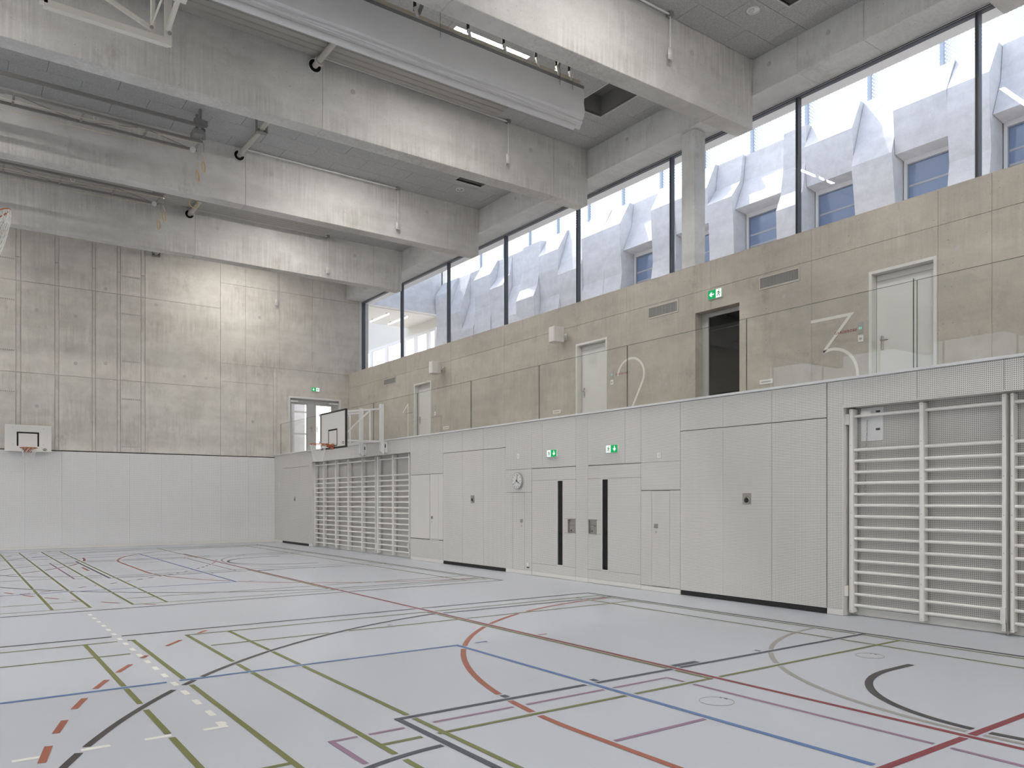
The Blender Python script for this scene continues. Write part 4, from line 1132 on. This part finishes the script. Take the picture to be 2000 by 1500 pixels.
# rails along the beams with a pull cord and packet at the end
for i, (y, xe, zc_, lab) in enumerate(((BEAM_Y[1] - .11, 9.97, 9.24, 'white cord with foil packet before the nearest full beam'), (BEAM_Y[2] - .13, 9.93, 9.10, 'white cord with foil packet below the curtain end'),
                                  (BEAM_Y[3] - .12, 9.69, 8.93, 'white cord with foil packet before the third beam'), (BEAM_Y[4] - .12, 9.68, 8.86, 'white cord with foil packet before the fourth beam'),
                                  (YF - .14, 9.59, 8.76, 'white cord with foil packet before the far end wall'))):
    o = thing('pull_cord', (xe, y, zc_ - .25), lab, 'cord', 'pull cords with packets')
    zr = 9.80 if i < 4 else 9.78
    MB().tube([(5.70, y, zr), (xe, y, zr)], .014, 8).build('rail', 'white_steel', o, smooth=True)
    MB().box((xe - .02, xe + .06), (y - .03, y + .06), (zr - .03, ZC)).build('rail_bracket', 'grey_steel', o)
    MB().tube([(xe + .015, y, zr), (xe + .015, y, zc_)], .008, 6).build('cord', 'net_white', o)
    pk = MB(); n = 5
    vv = []; fs = []
    for a in range(n + 1):
        for b in range(n + 1):
            u, v = a / n, b / n; blg = .035 * sin(pi * u) * sin(pi * v)
            vv.append((xe - .05 + .11 * u, y - blg - .01, zc_ - .21 + .2 * v))
    k0 = len(vv)
    for a in range(n + 1):
        for b in range(n + 1):
            u, v = a / n, b / n; blg = .035 * sin(pi * u) * sin(pi * v)
            vv.append((xe - .05 + .11 * u, y + blg - .005, zc_ - .21 + .2 * v))
    for a in range(n):
        for b in range(n):
            q = a * (n + 1) + b
            fs += [(q, q + n + 1, q + n + 2, q + 1), (k0 + q, k0 + q + 1, k0 + q + n + 2, k0 + q + n + 1)]
    MB().add(vv, fs).build('packet', 'bag_foil', o, smooth=True)
    MB().tube([(xe - .02 + .012 * cos(a * pi / 4), y, zc_ - .245 + .02 * sin(a * pi / 4)) for a in range(8)], .004, 5, closed=True).build('hook', 'chrome', o)

# ribbed radiant panels
def radiant(y0, y1, x1, label, z=9.765):
    o = thing('radiant_panel', (x1 - 3, (y0 + y1) / 2, z), label, 'radiant panel', 'ribbed radiant ceiling panels')
    n = 6; w_ = (y1 - y0) / n
    prof = []
    for k in range(n):
        a = y0 + k * w_
        prof += [(a, z + .03), (a + w_ * .12, z), (a + w_ * .88, z), (a + w_, z + .03)]
    for x0_, x1_ in ((-3.0, 2.15), (2.155, 8.74), (8.745, x1)):
        pr = [(y, zz) for y, zz in prof] + [(y1, z + .04), (y0, z + .04)]
        MB().prism(pr, lambda u, v, d: (d, u, v), x0_, x1_).build('ribbed_sheet', 'radiant_panel', o)
    for k in range(n - 1):
        box('rib_gap', (x1 - .004, x1 + .004), (y0 + (k + .2) * w_, y0 + (k + .8) * w_), (z + .02, z + .04), 'dark_gap', o)
    for x in (x1 - .15, x1 - 2.2, x1 - 4.5, x1 - 7): box('hanger', (x - .02, x + .02), (y0, y1), (z + .04, ZC - .001), 'grey_steel', o)
radiant(12.9, 13.92, 9.56, 'ribbed radiant panel beneath the folded divider curtain')
radiant(22.4, 23.33, 9.55, 'ribbed radiant panel seen under the third beam')

# ------------------------------------------------------------------ divider curtain, gathered under the ceiling
o = thing('divider_curtain', (2, 10.95, 8.4), 'grey divider curtain gathered up under the ceiling', 'curtain')
CY = 10.95; xa, xb = -8.0, 9.49
nx = 140
def sheet(name, prof_fn, mat):
    vv = []; fs = []; m_ = None
    for i in range(nx + 1):
        x = xa + (xb - xa) * i / nx; pr = prof_fn(x); m_ = len(pr)
        vv += [(x, CY + dy, zz) for dy, zz in pr]
    for i in range(nx):
        for k in range(m_ - 1): a = i * m_ + k; fs.append((a, a + 1, a + m_ + 1, a + m_))
    return MB().add(vv, fs).build(name, mat, o, smooth=True)
def wob(x, s, amp): return amp * (sin(x * 2.1 + s) + .6 * sin(x * 5.3 + s * 2.3))
def endpull(x): return max(0, 1 - (xb - x) / 1.6) ** 2
front = sheet('fabric_front', lambda x: [(-.02, 9.10), (-.03 - .02 * endpull(x), 8.98), (-.045 + wob(x, 1, .006) * (1 + 1.2 * endpull(x)), 8.82), (-.055 + wob(x, 2, .008) * (1 + 1.2 * endpull(x)), 8.66), (-.04, 8.57 + wob(x, 3, .006) + .02 * endpull(x)), (-.0, 8.545 + wob(x, 3, .006) - .015 * endpull(x)), (.05, 8.56)], 'curtain_grey')
for k in range(4):
    sheet('fabric_fold', (lambda k: lambda x: [(.02 + k * .022, 8.62), (.0 + k * .02 + wob(x, k, .008), 8.50 - .028 * k + wob(x, 4 + k, .010)), (.04 + k * .02, 8.47 - .03 * k + wob(x, 4 + k, .008)), (.07 + k * .02, 8.55)])(k), 'curtain_white')
MB().tube([(xa + (xb - .16 - xa) * i / 60, CY + .07, 8.385) for i in range(61)], .052, 16).build('bottom_tube', 'curtain_white', o, smooth=True)
sheet('fabric_back', lambda x: [(.12, 9.10), (.14, 8.8), (.13 + wob(x, 7, .01), 8.55), (.07, 8.43)], 'curtain_grey')
MB().box((xa, xb), (CY - .035, CY - .015), (9.09, 9.14)).build('top_rail', 'curtain_rail', o)
MB().box((xa, xb - .06), (CY + .0, CY + .30), (9.10, 9.23)).build('header_box', 'curtain_box', o)
for x, ch_ in ((6.0, 0), (7.0, 0), (7.72, 0), (8.42, 0), (8.88, 0), (9.18, 1), (3.4, 0), (1.6, 0)):
    st = MB().box((x - .025, x + .025), (CY + .02, CY + .03), (9.27, ZC)).build('strap', 'black_rubber', o)
    MB().prism([(x - .03, 9.32), (x + .01, 9.34), (x + .05, 9.20), (x + .04, 9.16), (x + .01, 9.18)], lambda u, v, d: (u, d, v), CY - .02, CY + .02).build('buckle', 'white_steel', st)
for x in (6.42, 9.19, 8.9):
    ch = MB()
    for q in range(14): zz = 9.38 - q * .03; ch.tube([(x + (.009 * cos(a * pi / 3) if q % 2 else 0), CY - .06 + (0 if q % 2 else .009 * cos(a * pi / 3)), zz + .019 * sin(a * pi / 3)) for a in range(6)], .0035, 5, closed=True)
    ch.tube([(x, CY - .06, 9.38), (x, CY + .3, ZC)], .004, 5); ch.build('chain', 'chrome', o)
for x in (6.2, 9.05):
    MB().bar((x - .1, CY + .15, 9.24), (x + .12, CY + .15, ZC), .06, .05).build('hanger', 'grey_steel', o)

# ------------------------------------------------------------------ recessed lights, downlights, roof hatches
first = True
bays = [BEAM_Y[0] + TB + 2.03 + 4.715 * k for k in range(-6, 5)]
for bi, y in enumerate(bays):
    for k, x in enumerate((8.04, -1.4, -8.4, -17.84)):  # one strip is in view; the rest are assumed, placed to light the hall
        seen = abs(y - (BEAM_Y[1] + TB + 2.03)) < .1 and k == 0
        lab = 'lit recessed strip light above the divider curtain' if seen else 'assumed strip light out of view, added to light the hall'
        o = thing('strip_light', (x, y, ZC - .012), lab, 'ceiling light', None if seen else 'assumed strip lights out of view')
        box('diffuser', (x - .80, x + .80), (y - .045, y + .045), (ZC - .010, ZC - .004), 'led', o)
        if seen:
            f = MB()
            for r in subtract([(x - .82, x + .82, y - .065, y + .065)], [(x - .80, x + .80, y - .045, y + .045)]): f.box((r[0], r[1]), (r[2], r[3]), (ZC - .013, ZC + .0))
            f.build('trim', 'white_steel', o)
for (x, y), lab in zip(((11.102, 8.401), (11.137, 17.86)), ('round recessed downlight above the wide clerestory panes', 'round recessed downlight between the second and third beam')):
    o = thing('downlight', (x, y, ZC - .01), lab, 'ceiling light', 'round downlights')
    MB().tube([(x + .10 * cos(a * pi / 16), y + .10 * sin(a * pi / 16), ZC - .006) for a in range(32)], .011, 8, closed=True).build('trim_ring', 'white_steel', o, smooth=True)
    MB().disc((x, y, ZC - .003), (0, 0, -1), .095, .003, 28).build('reflector', 'chrome', o)
    MB().disc((x - .02, y, ZC - .007), (0, 0, -1), .035, .003, 16).build('lamp', 'clock_face', o)
for (x0, x1, y0, y1), lab in zip(HATCH, ('dark square ceiling opening at the upper picture edge', 'dark square ceiling opening beyond the curtain end', 'dark square ceiling opening behind the second beam')):
    o = thing('ceiling_hatch', ((x0 + x1) / 2, (y0 + y1) / 2, ZC), lab, 'ceiling hatch', 'square ceiling openings')
    f = MB()
    for r in subtract([(x0 - .012, x1 + .012, y0 - .012, y1 + .012)], [(x0, x1, y0, y1)]): f.box((r[0], r[1]), (r[2], r[3]), (ZC - .008, ZC + .012))
    f.build('trim', 'white_steel', o)
    f = MB()
    for r in subtract([(x0 - .02, x1 + .02, y0 - .02, y1 + .02)], [(x0, x1, y0, y1)]): f.box((r[0], r[1]), (r[2], r[3]), (ZC + .012, 10.30))
    f.build('shaft', 'well_dark', o)
    box('lid', (x0 - .02, x1 + .02), (y0 - .02, y1 + .02), (10.30, 10.315), 'well_dark', o)

# ------------------------------------------------------------------ outside: folded concrete facade across the yard
g0 = MB().box((13.3, 40), (-30, 60), (2.6, 2.95)).build('ground_outside', 'ground_paving')
tag(g0, 'paved ground of the yard behind the clerestory', 'ground', kind='structure')
fa = thing('neighbour_building', (18.5, 15, 2.95), 'white building with folded concrete facade outside the clerestory', 'building')
# profiles: (x, z) from the top edge down
P_TOP = {'bulge': [(17.42, 10.88), (17.0, 10.15), (17.0, 9.51), (17.09, 8.61), (17.0, 8.0), (17.1, 6.5), (17.0, 3)],
         'bulge2': [(17.40, 10.88), (17.0, 10.15), (17.06, 9.14), (17.09, 8.61), (17.0, 8.0), (17.05, 3)],
         'bulgewin': [(17.36, 10.88), (17.0, 10.15), (17.09, 9.20), (17.42, 9.15)],
         'low': [(17.50, 10.88), (17.10, 9.69), (16.96, 9.23), (17.12, 8.1), (17.0, 3)],
         'backwin': [(17.59, 10.88), (17.49, 10.12), (17.14, 9.32), (17.57, 9.27)],
         'step': [(17.48, 10.88), (17.36, 10.13), (17.0, 9.65), (17.06, 9.22), (17.1, 8.3), (17.0, 3)],
         'flat': [(17.10, 10.74), (17.06, 9.80), (16.95, 9.14), (16.77, 8.73), (17.0, 3)],
         'lean': [(17.47, 10.86), (17.47, 9.94), (17.45, 9.62), (17.02, 8.40), (17.1, 3)],
         'tall': [(17.42, 10.88), (17.05, 10.28), (17.13, 9.1), (17.05, 8.3), (17.1, 3)]}
STR = [('backwin', 4.0, 5.5), ('low', 5.5, 5.9), ('backwin', 5.9, 7.17), ('bulge', 7.17, 8.0), ('bulgewin', 8.0, 9.16), ('low', 9.16, 10.12), ('bulgewin', 10.12, 11.37), ('flat', 11.37, 12.02),
       ('backwin', 12.02, 13.56), ('step', 13.56, 14.40), ('bulgewin', 14.40, 15.62), ('bulge2', 15.62, 16.54), ('backwin', 16.54, 17.85), ('bulge', 17.85, 18.67), ('bulge2', 18.67, 19.70),
       ('low', 19.70, 20.91), ('bulge', 20.91, 22.0), ('flat', 22.0, 23.07), ('lean', 23.07, 24.25), ('step', 24.25, 25.14), ('tall', 25.14, 26.31), ('lean', 26.31, 27.2), ('low', 27.2, 28.1), ('tall', 28.1, 29.36)]
for typ, y0, y1 in STR:
    pr = list(P_TOP[typ]); window = typ.endswith('win')
    poly = pr + ([(18.3, pr[-1][1])] if window else [(18.3, 3)]) + [(18.3, 10.88)]
    MB().prism(poly, lambda u, v, d: (u, d, v), y0 + .006, y1 - .006).build('facade_panel', 'concrete_facade', fa)
    if window:
        zt = pr[-1][1]; xw = pr[-1][0] + .02
        wi = MB()
        for a, b in ((y0 + .02, y0 + .09), (y1 - .09, y1 - .02)): wi.box((xw, xw + .08), (a, b), (7.2, zt))
        wi.box((xw, xw + .08), (y0 + .09, y1 - .09), (zt - .10, zt)); wi.box((xw, xw + .08), (y0 + .09, y1 - .09), (7.2, 7.28))
        wf_ = wi.build('window_frame', 'window_frame_white', fa)
        box('seal', (xw + .02, xw + .05), (y0 + .09, y1 - .09), (zt - .125, zt - .10), 'window_seal', wf_)
        for a, b in ((y0 + .09, y0 + .11), (y1 - .11, y1 - .09)): box('seal', (xw + .02, xw + .05), (a, b), (7.28, zt - .125), 'window_seal', wf_)
        box('pane', (xw + .05, xw + .06), (y0 + .11, y1 - .11), (7.28, zt - .125), 'glass_facade', wf_)
        for q in range(3): box('blind_slat', (xw + .044, xw + .049), (y0 + .11, y1 - .11), (zt - .62 - q * .3, zt - .575 - q * .3), 'blind_grey', wf_)
        MB().prism([(17.1, 3), (17.05, 7.2), (18.3, 7.2), (18.3, 3)], lambda u, v, d: (u, d, v), y0 + .006, y1 - .006).build('sill_panel', 'concrete_facade', fa)
        box('reveal', (xw + .09, 18.3), (y0 + .006, y1 - .006), (7.2, zt), 'window_seal', fa)
MB().box((18.3, 30), (2.0, 29.36), (2.95, 10.85)).build('building_core', 'concrete_facade', fa)
sc = thing('roof_screen', (18.6, 16, 10.85), 'perforated metal screen with posts on the neighbouring roof', 'screen')
py = [5.35 + 1.752 * k for k in range(14)]
for y in py: box('post', (18.56, 18.64), (y - .04, y + .04), (10.85, 13.9), 'post_galvanised', sc)
for y0, y1 in zip(py, py[1:]): box('mesh_panel', (18.66, 18.663), (y0 + .01, y1 - .01), (10.9, 13.9), 'screen_mesh', sc)

# covered end of the yard
en = thing('yard_wing', (15.5, 31, 2.95), 'white covered passage at the far end of the yard', 'building')
MB().box((13.1, 17.5), (29.5, 29.8), (9.56, 13.5)).build('upper_wall', 'concrete_facade', en)
MB().box((13.1, 17.5), (29.8, 32.6), (9.545, 9.9)).build('soffit', 'soffit_white', en)
for y0, y1 in ((29.5, 30.75),): MB().box((17.45, 17.7), (y0, 38), (9.14, 13.0)).build('side_wall', 'soffit_white', en)
MB().box((17.45, 17.7), (29.4, 38), (2.95, 7.3)).build('side_wall_lower', 'soffit_white', en)
for x, nm in ((15.28, 0), (16.17, 1)):
    o = thing('tube_luminaire', (x, 31.15, 9.44), 'white tube light on the yard soffit, %s' % ('away from the facade' if nm == 0 else 'closer to the facade'), 'light', 'soffit tube lights')
    MB().tube([(x, 30.25, 9.46), (x, 32.05, 9.46)], .045, 10).build('tube', 'tube_light', o, smooth=True)
    for y in (30.45, 31.85): MB().box((x - .03, x + .03), (y - .03, y + .03), (9.49, 9.544)).build('holder', 'frame_grey', o)
wy = [30.0, 30.72, 31.9, 33.1, 34.85, 36.6, 38]
for k, (y0, y1) in enumerate(zip(wy, wy[1:])):
    f = MB()
    for r in subtract([(y0, y1, 7.3, 9.14)], [(y0 + .12, y1 - .12, 7.42, 9.02)]): f.box((17.45, 17.55), (r[0], r[1]), (r[2], r[3]))
    fo = f.build('window_frame', 'window_frame_white', en)
    box('pane', (17.50, 17.51), (y0 + .12, y1 - .12), (7.42, 9.02), 'glass_window', fo)
box('left_jamb', (13.1, 13.35), (28.5, 28.8), (6.4, 9.2), 'window_frame_white', en)
tr_ = thing('garden_tree', (21, 37, 2.9), 'green tree seen through the far yard windows', 'tree')
MB().tube([(21, 37, 2.9), (21.1, 37.1, 6.5)], [.18, .09], 8).build('trunk', 'wood_ring', tr_)
lf = MB(); rnd = random.Random(3)
for k in range(500):
    a = rnd.uniform(0, 2 * pi); e = rnd.uniform(-1, 1); rr = 1.5 * rnd.random() ** .4
    c_ = Vector((21 + rr * cos(a) * sqrt(1 - e * e), 37 + rr * sin(a) * sqrt(1 - e * e), 7.3 + rr * e))
    d_ = Vector((rnd.gauss(0, 1), rnd.gauss(0, 1), rnd.gauss(0, 1))).normalized() * .16; q_ = d_.cross(Vector((rnd.gauss(0, 1), 1, .3))).normalized() * .07
    lf.add([c_ - d_, c_ + q_, c_ + d_, c_ - q_], [(0, 1, 2, 3)])
tag(lf.build('crown', 'leaf_green', tr_), kind='stuff')
# bright lobby behind the glazed double door
lb = thing('lobby', (11.2, 30, 3.0), 'pale lobby behind the glazed double door', 'lobby', kind='structure')
box('lobby_floor', (9.4, 13.0), (YF + .35, 34), (2.9, 3.08), 'gallery_floor', lb)
box('lobby_wall', (9.4, 13.0), (34, 34.2), (3.0, 6.0), 'concrete_facade', lb)
box('lobby_side', (9.2, 9.4), (YF + .4, 34), (3.0, 6.0), 'concrete_facade', lb)
MB().tube([(10.75, 31.0, 3.08), (10.75, 31.0, 6.6)], .28, 20).build('lobby_column', 'concrete_facade', lb, smooth=True)
for z in (4.35, 5.3): box('lobby_rail', (9.5, 12.9), (33.0, 33.06), (z, z + .07), 'frame_grey', lb)
for x in (9.9, 11.5, 12.4): box('lobby_mullion', (x, x + .08), (33.9, 33.98), (3.08, 6.0), 'frame_grey', lb)
